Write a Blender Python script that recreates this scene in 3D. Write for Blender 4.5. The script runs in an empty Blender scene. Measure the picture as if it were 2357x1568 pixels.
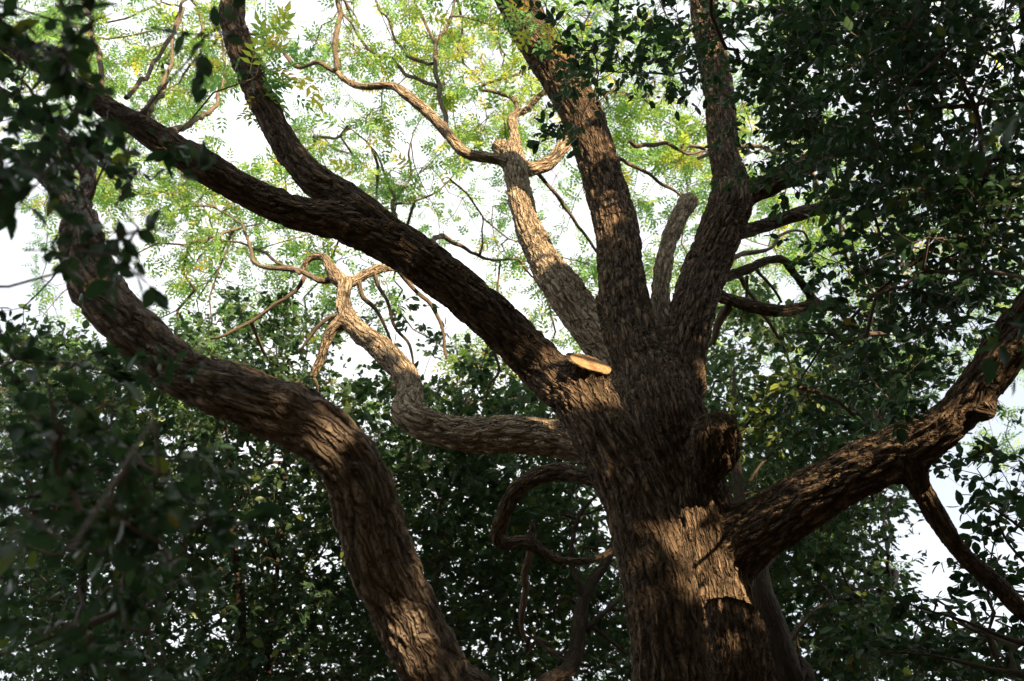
import bpy, math, random, time
import numpy as np
from mathutils import Vector, Matrix
T0 = time.time()
RS = np.random.RandomState(7)
random.seed(7)
scene = bpy.context.scene
COL = scene.collection

# ------------------------------------------------------------------ camera
PITCH = math.radians(33.0)
CAM = np.array([0.0, 0.0, 1.6])
LENS = 35.0
cam_d = bpy.data.cameras.new('camera')
cam = bpy.data.objects.new('camera', cam_d)
COL.objects.link(cam)
cam.location = CAM
cam.rotation_euler = (math.radians(90) + PITCH, 0, 0)
cam_d.lens = LENS
cam_d.sensor_width = 36.0
cam_d.clip_end = 2000
cam_d.dof.use_dof = True
cam_d.dof.focus_distance = 6.0
cam_d.dof.aperture_fstop = 2.7
scene.camera = cam

# ------------------------------------------------------------------ sky, sun, exposure
SUN_EL = math.radians(21)
SUN_AZ = math.radians(154)          # clockwise from +Y (the way the camera looks): right and behind
SUN = np.array([math.sin(SUN_AZ) * math.cos(SUN_EL), math.cos(SUN_AZ) * math.cos(SUN_EL), math.sin(SUN_EL)])
world = bpy.data.worlds.new('World')
scene.world = world
world.use_nodes = True
nt = world.node_tree
nt.nodes.clear()
wout = nt.nodes.new('ShaderNodeOutputWorld')
bg = nt.nodes.new('ShaderNodeBackground')
bg.inputs['Strength'].default_value = 0.065
sky = nt.nodes.new('ShaderNodeTexSky')
sky.sky_type = 'NISHITA'
sky.sun_disc = False
sky.sun_elevation = SUN_EL
sky.sun_rotation = SUN_AZ
sky.dust_density = 3.0
sky.air_density = 1.0
# thin bright cloud drawn over the whole dome
tc = nt.nodes.new('ShaderNodeTexCoord')
cn = nt.nodes.new('ShaderNodeTexNoise')
cn.inputs['Scale'].default_value = 1.5
cn.inputs['Detail'].default_value = 6
cr = nt.nodes.new('ShaderNodeMapRange')
cr.inputs['From Min'].default_value = 0.40
cr.inputs['From Max'].default_value = 0.60
cr.inputs['To Min'].default_value = 0.48
cmix = nt.nodes.new('ShaderNodeMix')
cmix.data_type = 'RGBA'
cmix.inputs['B'].default_value = (7.8, 7.9, 8.1, 1)
cmap = nt.nodes.new('ShaderNodeMapping')
cmap.inputs['Location'].default_value = (10.2, 5.4, 1.86)
nt.links.new(tc.outputs['Generated'], cmap.inputs['Vector'])
nt.links.new(cmap.outputs['Vector'], cn.inputs['Vector'])
nt.links.new(cn.outputs['Fac'], cr.inputs['Value'])
nt.links.new(cr.outputs['Result'], cmix.inputs['Factor'])
nt.links.new(sky.outputs['Color'], cmix.inputs['A'])
nt.links.new(cmix.outputs['Result'], bg.inputs['Color'])
nt.links.new(bg.outputs['Background'], wout.inputs['Surface'])

sl = bpy.data.lights.new('sun', 'SUN')
sl.energy = 5.0
sl.angle = math.radians(0.5)
sl.color = (1.0, 0.75, 0.48)
so = bpy.data.objects.new('sun', sl)
COL.objects.link(so)
so.location = (10, -6, 12)
so.rotation_euler = Vector(-SUN).to_track_quat('-Z', 'Y').to_euler()

scene.view_settings.view_transform = 'Standard'
scene.view_settings.look = 'None'
scene.view_settings.gamma = 1.0
scene.view_settings.exposure = 1.68
scene.view_settings.use_curve_mapping = False
scene.render.engine = 'CYCLES'
cy = scene.cycles
cy.max_bounces = 4
cy.diffuse_bounces = 2
cy.glossy_bounces = 2
cy.transmission_bounces = 3
cy.transparent_max_bounces = 4
cy.sample_clamp_indirect = 6.0
cy.caustics_reflective = False
cy.caustics_refractive = False
cy.use_denoising = True
cy.use_adaptive_sampling = True
cy.adaptive_threshold = 0.02

# ------------------------------------------------------------------ picture position + distance -> place
# traced positions are read off the photograph at 2357 x 1568; each gets its own distance in metres
PW, PH = 2357.0, 1568.0
KPX = 36.0 / LENS / PW              # metres per traced pixel at 1 m
FWD = np.array([0, math.cos(PITCH), math.sin(PITCH)])
UPV = np.array([0, -math.sin(PITCH), math.cos(PITCH)])
RGT = np.array([1.0, 0, 0])
def P(x, y, d):
    return CAM + d * (FWD + RGT * ((x - PW / 2) * KPX) + UPV * ((PH / 2 - y) * KPX))
def unP(p):
    q = np.asarray(p) - CAM
    d = q @ FWD
    dd = np.where(np.abs(d) < 1e-3, 1e-3, d)
    return (q @ RGT) / dd / KPX + PW / 2, PH / 2 - (q @ UPV) / dd / KPX, d

# ------------------------------------------------------------------ small tools
def tag(o, label=None, cat=None, group=None, kind=None):
    if label: o['label'] = label
    if cat: o['category'] = cat
    if group: o['group'] = group
    if kind: o['kind'] = kind
    return o
def empty(name, loc, label, cat, group=None):
    o = bpy.data.objects.new(name, None)
    COL.objects.link(o)
    o.location = [float(v) for v in loc]
    o.empty_display_size = 0.2
    return tag(o, label, cat, group)
def link(name, me, parent=None, mat=None):
    o = bpy.data.objects.new(name, me)
    COL.objects.link(o)
    if parent is not None:
        o.parent = parent
        pl = parent.location
        par = parent.parent
        off = Vector(pl)
        if par is not None: off = off + par.location
        o.location = -off
    if mat is not None and len(me.materials) == 0:
        me.materials.append(mat)
    return o
def mesh_np(name, v, faces, smooth=True, attrs=None):
    """v (n,3); faces (m,k) int array, k = 3 or 4"""
    me = bpy.data.meshes.new(name)
    v = np.ascontiguousarray(v, dtype=np.float32)
    f = np.ascontiguousarray(faces, dtype=np.int32)
    m, k = f.shape
    me.vertices.add(len(v)); me.vertices.foreach_set('co', v.ravel())
    me.loops.add(m * k); me.loops.foreach_set('vertex_index', f.ravel())
    me.polygons.add(m)
    me.polygons.foreach_set('loop_start', np.arange(0, m * k, k, dtype=np.int32))
    if smooth:
        me.polygons.foreach_set('use_smooth', np.ones(m, dtype=bool))
    me.update(calc_edges=True)
    for an, av in (attrs or {}).items():
        av = np.ascontiguousarray(av, dtype=np.float32)
        if av.ndim == 1:
            a = me.attributes.new(an, 'FLOAT', 'POINT'); a.data.foreach_set('value', av)
        else:
            a = me.attributes.new(an, 'FLOAT_VECTOR', 'POINT'); a.data.foreach_set('vector', av.ravel())
    return me
def tick(w): print('   ', w, round(time.time() - T0, 1))
def unit(v):
    return v / np.maximum(np.linalg.norm(v, axis=-1, keepdims=True), 1e-9)

# ------------------------------------------------------------------ noise
def hash3(i, j, k, s):
    h = (i.astype(np.int64) * 374761393 + j.astype(np.int64) * 668265263 + k.astype(np.int64) * 2147483647 + s * 974711) & 0xffffffff
    h = ((h ^ (h >> 13)) * 1274126177) & 0xffffffff
    h = ((h ^ (h >> 16)) * 2246822519) & 0xffffffff
    return ((h ^ (h >> 15)) & 0xffffff) / float(0xffffff)
def vnoise(p, s=0):
    f = np.floor(p).astype(np.int64); t = p - f; t = t * t * (3 - 2 * t)
    r = 0
    for dx in (0, 1):
        for dy in (0, 1):
            for dz in (0, 1):
                w = (t[:, 0] if dx else 1 - t[:, 0]) * (t[:, 1] if dy else 1 - t[:, 1]) * (t[:, 2] if dz else 1 - t[:, 2])
                r = r + w * hash3(f[:, 0] + dx, f[:, 1] + dy, f[:, 2] + dz, s)
    return r
def fbm(p, s=0, o=3):
    a, r, t = 0.5, 0, 0
    for i in range(o):
        r = r + a * vnoise(p * (2 ** i), s + i); t += a; a *= 0.5
    return r / t
def voronoi(p, s=0):
    f = np.floor(p).astype(np.int64); t = p - f
    f1 = np.full(len(p), 9.0); f2 = np.full(len(p), 9.0); idv = np.zeros(len(p))
    for dx in (-1, 0, 1):
        for dy in (-1, 0, 1):
            for dz in (-1, 0, 1):
                i, j, k = f[:, 0] + dx, f[:, 1] + dy, f[:, 2] + dz
                d = np.sqrt((dx + hash3(i, j, k, s) - t[:, 0]) ** 2 + (dy + hash3(i, j, k, s + 1) - t[:, 1]) ** 2 + (dz + hash3(i, j, k, s + 2) - t[:, 2]) ** 2)
                c = d < f1
                f2 = np.where(c, f1, np.minimum(f2, d))
                idv = np.where(c, hash3(i, j, k, s + 3), idv)
                f1 = np.where(c, d, f1)
    return f1, f2, idv
def sstep(a, b, x):
    t = np.clip((x - a) / (b - a), 0, 1)
    return t * t * (3 - 2 * t)

# ------------------------------------------------------------------ materials
def newmat(name):
    m = bpy.data.materials.new(name); m.use_nodes = True
    n = m.node_tree; n.nodes.clear()
    return m, n, n.nodes.new('ShaderNodeOutputMaterial')
def ramp(n, stops):
    r = n.nodes.new('ShaderNodeValToRGB')
    e = r.color_ramp.elements
    while len(e) > 1: e.remove(e[-1])
    e[0].position = stops[0][0]; e[0].color = (*stops[0][1], 1)
    for p, c in stops[1:]:
        q = e.new(p); q.color = (*c, 1)
    return r
def bark_mat(name, ridge, plate, fissure, lichen=(0.20, 0.17, 0.10), lich_amt=0.3, bump=1.0, fine=1.0):
    m, n, out = newmat(name)
    L = n.links.new
    bs = n.nodes.new('ShaderNodeBsdfPrincipled')
    bs.inputs['Roughness'].default_value = 0.9
    bs.inputs['Specular IOR Level'].default_value = 0.2
    ah = n.nodes.new('ShaderNodeAttribute'); ah.attribute_name = 'bark_height'
    ac = n.nodes.new('ShaderNodeAttribute'); ac.attribute_name = 'bark_coord'
    nz = n.nodes.new('ShaderNodeTexNoise'); nz.inputs['Scale'].default_value = 70 * fine; nz.inputs['Detail'].default_value = 5; nz.inputs['Roughness'].default_value = 0.65
    L(ac.outputs['Vector'], nz.inputs['Vector'])
    n2 = n.nodes.new('ShaderNodeTexNoise'); n2.inputs['Scale'].default_value = 6; n2.inputs['Detail'].default_value = 4
    L(ac.outputs['Vector'], n2.inputs['Vector'])
    add = n.nodes.new('ShaderNodeMath'); add.operation = 'MULTIPLY_ADD'
    L(nz.outputs['Fac'], add.inputs[0]); add.inputs[1].default_value = 0.5
    sub = n.nodes.new('ShaderNodeMath'); sub.operation = 'SUBTRACT'; sub.inputs[1].default_value = 0.25
    L(ah.outputs['Fac'], sub.inputs[0]); L(sub.outputs[0], add.inputs[2])
    # long interlacing furrows
    wq = n.nodes.new('ShaderNodeVectorMath'); wq.operation = 'MULTIPLY_ADD'
    n3 = n.nodes.new('ShaderNodeTexNoise'); n3.inputs['Scale'].default_value = 11; n3.inputs['Detail'].default_value = 3
    L(ac.outputs['Vector'], n3.inputs['Vector']); L(n3.outputs['Color'], wq.inputs[0]); wq.inputs[1].default_value = (.045, .045, .07); L(ac.outputs['Vector'], wq.inputs[2])
    furs = []
    for (sx, sz, th_) in ((22, 4.6, .12), (42, 10.5, .09)):
        mp0 = n.nodes.new('ShaderNodeMapping'); mp0.inputs['Scale'].default_value = (sx * fine, sx * fine, sz * fine); mp0.inputs['Location'].default_value = (sx, 0, 0)
        L(wq.outputs[0], mp0.inputs['Vector'])
        fn = n.nodes.new('ShaderNodeTexNoise'); fn.inputs['Scale'].default_value = 1.0; fn.inputs['Detail'].default_value = 1.5
        L(mp0.outputs['Vector'], fn.inputs['Vector'])
        s1 = n.nodes.new('ShaderNodeMath'); s1.operation = 'SUBTRACT'; s1.inputs[1].default_value = .5; L(fn.outputs['Fac'], s1.inputs[0])
        s2 = n.nodes.new('ShaderNodeMath'); s2.operation = 'ABSOLUTE'; L(s1.outputs[0], s2.inputs[0])
        s3 = n.nodes.new('ShaderNodeMapRange'); s3.interpolation_type = 'SMOOTHSTEP'; s3.inputs['From Max'].default_value = th_; L(s2.outputs[0], s3.inputs['Value'])
        furs.append(s3)
    fm = n.nodes.new('ShaderNodeMath'); fm.operation = 'MULTIPLY_ADD'; fm.inputs[1].default_value = 0.6
    fb_ = n.nodes.new('ShaderNodeMath'); fb_.operation = 'MULTIPLY'; fb_.inputs[1].default_value = 0.4
    L(furs[1].outputs['Result'], fb_.inputs[0]); L(furs[0].outputs['Result'], fm.inputs[0]); L(fb_.outputs[0], fm.inputs[2])
    mp = n.nodes.new('ShaderNodeMapping'); mp.inputs['Scale'].default_value = (1, 1, 0.20)
    L(wq.outputs[0], mp.inputs['Vector'])
    vo = n.nodes.new('ShaderNodeTexVoronoi'); vo.feature = 'DISTANCE_TO_EDGE'; vo.inputs['Scale'].default_value = 29 * fine
    L(mp.outputs['Vector'], vo.inputs['Vector'])
    vr = n.nodes.new('ShaderNodeMapRange'); vr.inputs['From Max'].default_value = 0.15
    L(vo.outputs['Distance'], vr.inputs['Value'])
    hm = n.nodes.new('ShaderNodeMath'); hm.operation = 'MULTIPLY'
    cw = n.nodes.new('ShaderNodeMath'); cw.operation = 'MULTIPLY_ADD'; cw.inputs[1].default_value = 0.6; cw.inputs[2].default_value = 0.4
    L(vr.outputs['Result'], cw.inputs[0])
    fw = n.nodes.new('ShaderNodeMath'); fw.operation = 'MULTIPLY_ADD'; fw.inputs[1].default_value = 0.7; fw.inputs[2].default_value = 0.3
    L(fm.outputs[0], fw.inputs[0])
    cf_ = n.nodes.new('ShaderNodeMath'); cf_.operation = 'MULTIPLY'; L(cw.outputs[0], cf_.inputs[0]); L(fw.outputs[0], cf_.inputs[1])
    L(add.outputs[0], hm.inputs[0]); L(cf_.outputs[0], hm.inputs[1])
    cr_ = ramp(n, [(0.0, fissure), (0.30, plate), (0.72, ridge)])
    L(hm.outputs[0], cr_.inputs['Fac'])
    lr = n.nodes.new('ShaderNodeMapRange'); lr.inputs['From Min'].default_value = 0.55; lr.inputs['From Max'].default_value = 0.72
    lr.inputs['To Max'].default_value = lich_amt
    L(n2.outputs['Fac'], lr.inputs['Value'])
    mx = n.nodes.new('ShaderNodeMix'); mx.data_type = 'RGBA'
    L(lr.outputs['Result'], mx.inputs['Factor']); L(cr_.outputs['Color'], mx.inputs['A']); mx.inputs['B'].default_value = (*lichen, 1)
    L(mx.outputs['Result'], bs.inputs['Base Color'])
    sm_ = n.nodes.new('ShaderNodeMath'); sm_.operation = 'MULTIPLY_ADD'; sm_.inputs[1].default_value = 1.5
    f2_ = n.nodes.new('ShaderNodeMath'); f2_.operation = 'MULTIPLY_ADD'; f2_.inputs[1].default_value = 1.3
    L(fm.outputs[0], f2_.inputs[0]); L(nz.outputs['Fac'], f2_.inputs[2])
    L(vr.outputs['Result'], sm_.inputs[0]); L(f2_.outputs[0], sm_.inputs[2])
    bp = n.nodes.new('ShaderNodeBump'); bp.inputs['Strength'].default_value = bump; bp.inputs['Distance'].default_value = 0.019
    L(sm_.outputs[0], bp.inputs['Height']); L(bp.outputs['Normal'], bs.inputs['Normal'])
    L(bs.outputs['BSDF'], out.inputs['Surface'])
    return m
def twig_mat(name, c1, c2):
    m, n, out = newmat(name)
    L = n.links.new
    bs = n.nodes.new('ShaderNodeBsdfPrincipled'); bs.inputs['Roughness'].default_value = 0.8
    ge = n.nodes.new('ShaderNodeNewGeometry')
    nz = n.nodes.new('ShaderNodeTexNoise'); nz.inputs['Scale'].default_value = 25; nz.inputs['Detail'].default_value = 4
    L(ge.outputs['Position'], nz.inputs['Vector'])
    r = ramp(n, [(0.3, c1), (0.7, c2)])
    L(nz.outputs['Fac'], r.inputs['Fac']); L(r.outputs['Color'], bs.inputs['Base Color'])
    bp = n.nodes.new('ShaderNodeBump'); bp.inputs['Strength'].default_value = 0.5; bp.inputs['Distance'].default_value = 0.006
    L(nz.outputs['Fac'], bp.inputs['Height']); L(bp.outputs['Normal'], bs.inputs['Normal'])
    L(bs.outputs['BSDF'], out.inputs['Surface'])
    return m
def leaf_mat(name, stops, trans=0.45, tgain=1.6, rough=0.45, single=False):
    m, n, out = newmat(name)
    L = n.links.new
    bs = n.nodes.new('ShaderNodeBsdfPrincipled'); bs.inputs['Roughness'].default_value = rough
    bs.inputs['Specular IOR Level'].default_value = 0.25
    tr = n.nodes.new('ShaderNodeBsdfTranslucent')
    r = ramp(n, stops)
    if single:
        oi = n.nodes.new('ShaderNodeObjectInfo'); L(oi.outputs['Random'], r.inputs['Fac'])
    else:
        at = n.nodes.new('ShaderNodeAttribute'); at.attribute_name = 'tint'; L(at.outputs['Fac'], r.inputs['Fac'])
    L(r.outputs['Color'], bs.inputs['Base Color'])
    tm = n.nodes.new('ShaderNodeMix'); tm.data_type = 'RGBA'; tm.blend_type = 'MULTIPLY'; tm.inputs['Factor'].default_value = 1
    L(r.outputs['Color'], tm.inputs['A']); tm.inputs['B'].default_value = (tgain * 1.15, tgain * 1.1, tgain * 0.7, 1)
    L(tm.outputs['Result'], tr.inputs['Color'])
    ms = n.nodes.new('ShaderNodeMixShader'); ms.inputs['Fac'].default_value = trans
    L(bs.outputs['BSDF'], ms.inputs[1]); L(tr.outputs['BSDF'], ms.inputs[2]); L(ms.outputs['Shader'], out.inputs['Surface'])
    return m
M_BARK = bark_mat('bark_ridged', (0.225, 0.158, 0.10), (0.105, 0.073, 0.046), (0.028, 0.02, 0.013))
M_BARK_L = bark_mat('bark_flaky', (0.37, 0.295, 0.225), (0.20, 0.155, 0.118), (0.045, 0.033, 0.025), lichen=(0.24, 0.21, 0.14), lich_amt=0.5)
M_BARK_LIT = bark_mat('bark_lit', (0.50, 0.41, 0.29), (0.33, 0.26, 0.175), (0.08, 0.058, 0.038), lich_amt=0.2)  # ridged bark lightened: sky and sun light on these limbs painted in
M_BRANCH = bark_mat('bark_branch', (0.19, 0.15, 0.11), (0.14, 0.11, 0.08), (0.08, 0.06, 0.045), bump=0.5)
M_DARKBARK = bark_mat('bark_dark', (0.075, 0.057, 0.042), (0.05, 0.038, 0.028), (0.03, 0.022, 0.016), bump=0.5)
M_TWIG = twig_mat('twig_brown', (0.10, 0.075, 0.05), (0.17, 0.13, 0.09))
M_TWIG_D = twig_mat('twig_dark', (0.05, 0.035, 0.025), (0.10, 0.07, 0.05))
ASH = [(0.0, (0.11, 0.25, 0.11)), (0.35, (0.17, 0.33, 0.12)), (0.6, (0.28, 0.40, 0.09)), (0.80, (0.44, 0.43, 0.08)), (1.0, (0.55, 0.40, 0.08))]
EVG = [(0.0, (0.018, 0.045, 0.026)), (0.5, (0.027, 0.066, 0.034)), (0.9, (0.046, 0.095, 0.040)), (0.985, (0.12, 0.16, 0.03)), (1.0, (0.18, 0.12, 0.05))]
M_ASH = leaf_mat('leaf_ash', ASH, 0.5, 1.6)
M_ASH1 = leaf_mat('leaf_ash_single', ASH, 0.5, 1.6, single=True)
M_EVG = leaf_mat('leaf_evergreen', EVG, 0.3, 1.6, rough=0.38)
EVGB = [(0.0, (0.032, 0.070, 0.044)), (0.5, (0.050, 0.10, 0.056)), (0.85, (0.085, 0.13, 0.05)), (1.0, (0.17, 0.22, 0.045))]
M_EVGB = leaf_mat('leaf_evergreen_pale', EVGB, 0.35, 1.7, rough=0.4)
M_EVGB1 = leaf_mat('leaf_evergreen_pale_single', EVGB, 0.35, 1.7, rough=0.4, single=True)
M_EVG1 = leaf_mat('leaf_evergreen_single', EVG, 0.3, 1.6, rough=0.38, single=True)

# ------------------------------------------------------------------ ground
gm, gn, gout = newmat('leaf_litter')
gb = gn.nodes.new('ShaderNodeBsdfPrincipled'); gb.inputs['Roughness'].default_value = 0.95
gno = gn.nodes.new('ShaderNodeTexNoise'); gno.inputs['Scale'].default_value = 3; gno.inputs['Detail'].default_value = 8
gge = gn.nodes.new('ShaderNodeNewGeometry'); gn.links.new(gge.outputs['Position'], gno.inputs['Vector'])
grp = ramp(gn, [(0.3, (0.045, 0.033, 0.02)), (0.55, (0.10, 0.07, 0.04)), (0.75, (0.06, 0.07, 0.03))])
gn.links.new(gno.outputs['Fac'], grp.inputs['Fac']); gn.links.new(grp.outputs['Color'], gb.inputs['Base Color'])
gn.links.new(gb.outputs['BSDF'], gout.inputs['Surface'])
g = 400.0
gv = [(x, y, 0.0) for y in np.linspace(-g, g, 41) for x in np.linspace(-g, g, 41)]
gf = [(j * 41 + i, j * 41 + i + 1, (j + 1) * 41 + i + 1, (j + 1) * 41 + i) for j in range(40) for i in range(40)]
tag(link('ground', mesh_np('ground', np.array(gv), np.array(gf)), None, gm), 'dark woodland floor of soil and fallen leaves', 'ground', kind='structure')

# ------------------------------------------------------------------ limbs: traced centre lines -> swept samples
def resample(pts, rad, step):
    """Catmull-Rom through the points, even steps"""
    pts = np.asarray(pts, float); rad = np.asarray(rad, float)
    n = len(pts)
    e = np.vstack([2 * pts[0] - pts[1], pts, 2 * pts[-1] - pts[-2]])
    er = np.concatenate([[rad[0]], rad, [rad[-1]]])
    out, outr = [], []
    for i in range(n - 1):
        p0, p1, p2, p3 = e[i:i + 4]
        L = np.linalg.norm(p2 - p1)
        m = max(2, int(math.ceil(L / step)))
        t = np.linspace(0, 1, m, endpoint=False)[:, None]
        out.append(0.5 * (2 * p1 + (p2 - p0) * t + (2 * p0 - 5 * p1 + 4 * p2 - p3) * t ** 2 + (3 * p1 - p0 - 3 * p2 + p3) * t ** 3))
        tt = t[:, 0]; tt = tt * tt * (3 - 2 * tt)
        outr.append(rad[i] * (1 - tt) + rad[i + 1] * tt)
    out.append(pts[-1:]); outr.append(rad[-1:])
    return np.vstack(out), np.concatenate(outr)
def frames(c):
    t = np.gradient(c, axis=0); t = unit(t)
    n = np.zeros_like(c)
    a = np.array([0, 0, 1.0]) if abs(t[0][2]) < 0.9 else np.array([1.0, 0, 0])
    n[0] = unit(np.cross(t[0], a))
    for i in range(1, len(c)):
        v = n[i - 1] - t[i] * np.dot(n[i - 1], t[i])
        n[i] = unit(v)
    b = np.cross(t, n)
    return t, n, b
class Limb:
    def __init__(self, pts, step=0.05, flat=None, ground=None):
        """pts: (x, y, full width in traced px, distance) or (X, Y, Z, radius, 'w')"""
        c, r = [], []
        for p in pts:
            if len(p) == 5: c.append(p[:3]); r.append(p[3])
            else: c.append(P(p[0], p[1], p[3])); r.append(p[2] / 2 * KPX * p[3])
        if flat is not None:
            self.cut = np.array(c[-1])
            c.append(c[-1] + unit(np.array(c[-1]) - np.array(c[-2])) * 0.14); r.append(r[-1])
        self.c, self.r = resample(c, r, step)
        self.t, self.n, self.b = frames(self.c)
        self.s = np.concatenate([[0], np.cumsum(np.linalg.norm(np.diff(self.c, axis=0), axis=1))])
        self.flat = flat
def tube(c, r, n, b, t, sides, flat=None, tip=True):
    a = np.linspace(0, 2 * math.pi, sides, endpoint=False)
    ring = np.cos(a)[None, :, None] * n[:, None, :] + np.sin(a)[None, :, None] * b[:, None, :]
    v = c[:, None, :] + ring * r[:, None, None]
    if flat is not None:      # cut end: shear the last ring(s) onto the cutting plane
        nn = np.asarray(flat)
        for q in range(1, 2):
            d = (v[-q] - c[-q]) @ nn
            v[-q] = v[-q] - d[:, None] * (t[-q] / (t[-q] @ nn))
    m = len(c)
    v = v.reshape(-1, 3)
    i = np.arange(m - 1)[:, None] * sides; j = np.arange(sides)[None, :]; k = (j + 1) % sides
    f = np.stack([i + j, i + k, i + sides + k, i + sides + j], -1).reshape(-1, 4)
    ends = np.vstack([c[0] - (t[0] * r[0] * 0.3), c[-1] + (t[-1] * r[-1] * 0.45 if flat is None else 0)])
    v = np.vstack([v, ends])
    jj = np.arange(sides); kk = (jj + 1) % sides
    e0 = np.stack([kk, jj, np.full(sides, m * sides)], -1)
    base = (m - 1) * sides
    e1 = np.stack([base + jj, base + kk, np.full(sides, m * sides + 1)], -1)
    return v, f, np.vstack([e0, e1])

def bark_field(lid, s, th, r, seed, scale=1.0, stretch=0.30):
    """bark relief 0..1 from limb, distance along, angle and radius; also the seamless coordinate"""
    rr = np.maximum(r, 0.03)
    q = np.stack([np.cos(th) * rr + lid * 3.17, np.sin(th) * rr + lid * 1.31, s + lid * 7.7], -1)
    w = np.stack([fbm(q * 6, seed, 2), fbm(q * 6, seed + 11, 2), fbm(q * 4, seed + 23, 2)], -1) - 0.5
    qa = (q + w * np.array([0.035, 0.035, 0.07])) * scale
    n1 = vnoise(qa * np.array([29, 29, 5.0]), seed + 40); fu1 = sstep(0.0, 0.16, np.abs(n1 - .5))
    f1, f2, idv = voronoi(qa * np.array([26, 26, 26 * stretch * 0.95]), seed)
    plate = sstep(0.02, 0.34, f2 - f1)
    h = 0.10 + 0.30 * fu1 + 0.48 * plate * (0.75 + .25 * idv) + 0.16 * (vnoise(q * 80, seed + 31) - 0.5)
    return np.clip(h, 0, 1.1), q

def solid_tree(limbs, voxel, seed, amp=0.09, ampmax=0.021, scale=1.0, stretch=0.20):
    """one continuous skin over the limbs (voxel union, smoothed, refined, bark raised), with nearest limb per vertex"""
    V, Q, Tt, off = [], [], [], 0
    for L in limbs:
        v, f, e = tube(L.c, L.r, L.n, L.b, L.t, 22)
        V.append(v); Q.append(f + off); Tt.append(e + off); off += len(v)
    V = np.vstack(V)
    fl = [tuple(x) for x in np.vstack(Q).tolist()] + [tuple(x) for x in np.vstack(Tt).tolist()]
    me = bpy.data.meshes.new('tmp'); me.from_pydata(V.tolist(), [], fl); me.update()
    o = bpy.data.objects.new('tmp', me); COL.objects.link(o)
    rm = o.modifiers.new('r', 'REMESH'); rm.mode = 'VOXEL'; rm.voxel_size = voxel; rm.use_smooth_shade = True
    sm = o.modifiers.new('s', 'SMOOTH'); sm.factor = 0.5; sm.iterations = 7
    sb = o.modifiers.new('u', 'SUBSURF'); sb.levels = 1; sb.render_levels = 1
    dg = bpy.context.evaluated_depsgraph_get()
    ev = o.evaluated_get(dg).to_mesh()
    nv = len(ev.vertices); v = np.empty(nv * 3, np.float32); ev.vertices.foreach_get('co', v); v = v.reshape(-1, 3)
    nf = len(ev.polygons); lp = np.empty(len(ev.loops), np.int32); ev.loops.foreach_get('vertex_index', lp)
    assert len(lp) == nf * 4
    f = lp.reshape(-1, 4).copy()
    nr = np.empty(nv * 3, np.float32); ev.vertices.foreach_get('normal', nr); nr = nr.reshape(-1, 3).copy(); v = v.copy()
    o.evaluated_get(dg).to_mesh_clear()
    tick('remesh')
    bpy.data.objects.remove(o); bpy.data.meshes.remove(me)
    C = np.vstack([L.c for L in limbs]).astype(np.float32); R = np.concatenate([L.r for L in limbs]).astype(np.float32)
    ID = np.concatenate([np.full(len(L.c), i) for i, L in enumerate(limbs)])
    TT = np.vstack([L.t for L in limbs]); NN = np.vstack([L.n for L in limbs]); BB = np.vstack([L.b for L in limbs]); SS = np.concatenate([L.s for L in limbs])
    near = np.empty(nv, np.int64)
    cell = np.floor(v / 0.4).astype(np.int64)
    keyc = (cell[:, 0] + 500) * 1000003 + (cell[:, 1] + 500) * 1009 + cell[:, 2] + 500
    od = np.argsort(keyc, kind='stable'); cut = np.nonzero(np.diff(keyc[od]))[0] + 1
    for blk in np.split(od, cut):
        x = v[blk]
        ctr = x.mean(0); rad = np.linalg.norm(x - ctr, axis=1).max()
        dc = np.linalg.norm(C - ctr, axis=1) - R
        cand = np.nonzero(dc < dc.min() + 2 * rad + .01)[0]
        d = np.linalg.norm(x[:, None, :] - C[None, cand], axis=2) - R[None, cand]
        near[blk] = cand[d.argmin(1)]
    tick('near')
    w = v - C[near]
    s = SS[near] + (w * TT[near]).sum(1)
    th = np.arctan2((w * BB[near]).sum(1), (w * NN[near]).sum(1))
    r = R[near]; lid = ID[near]
    # stray islands of a limb's area go to the limb around them
    e = np.vstack([f[:, [0, 1]], f[:, [1, 2]], f[:, [2, 3]], f[:, [3, 0]]])
    e = np.vstack([e, e[:, ::-1]]); e = e[np.argsort(e[:, 0], kind='stable')]
    st = np.searchsorted(e[:, 0], np.arange(nv + 1)).tolist(); nb = e[:, 1].tolist(); ll = lid.tolist()
    for i in range(len(limbs)):
        left = set(np.nonzero(lid == i)[0].tolist()); isl = []
        while left:
            x0 = left.pop(); stack = [x0]; comp = [x0]
            while stack:
                x = stack.pop()
                for y_ in nb[st[x]:st[x + 1]]:
                    if y_ in left: left.discard(y_); stack.append(y_); comp.append(y_)
            isl.append(comp)
        if len(isl) < 2: continue
        isl.sort(key=len)
        for comp in isl[:-1]:
            cs = set(comp)
            out = [ll[y_] for x in comp for y_ in nb[st[x]:st[x + 1]] if y_ not in cs]
            if out:
                new = max(set(out), key=out.count)
                for x in comp: ll[x] = new
                lid[comp] = new
    tick('islands')
    h, q = bark_field(lid, s, th, r, seed, scale, stretch)
    lump = fbm(v * 5.0, seed + 77, 3) - 0.5
    am = np.clip(r * amp * 1.6, 0.004, ampmax) * (0.8 + 0.4 * fbm(v * 2.5, seed + 99, 2))
    v = v + nr * (am * (h - 0.62) * 1.7 + lump * r * np.where(r < .13, .34, .13))[:, None]
    for i, L in enumerate(limbs):
        if L.flat is None: continue
        sel = np.nonzero(lid == i)[0]
        d = (v[sel] - L.cut) @ L.flat + (vnoise(v[sel] * 30, 5) - .5) * .006
        mv = d > 0
        v[sel[mv]] -= d[mv][:, None] * L.flat[None]
    return v, f, lid, h, q

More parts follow.
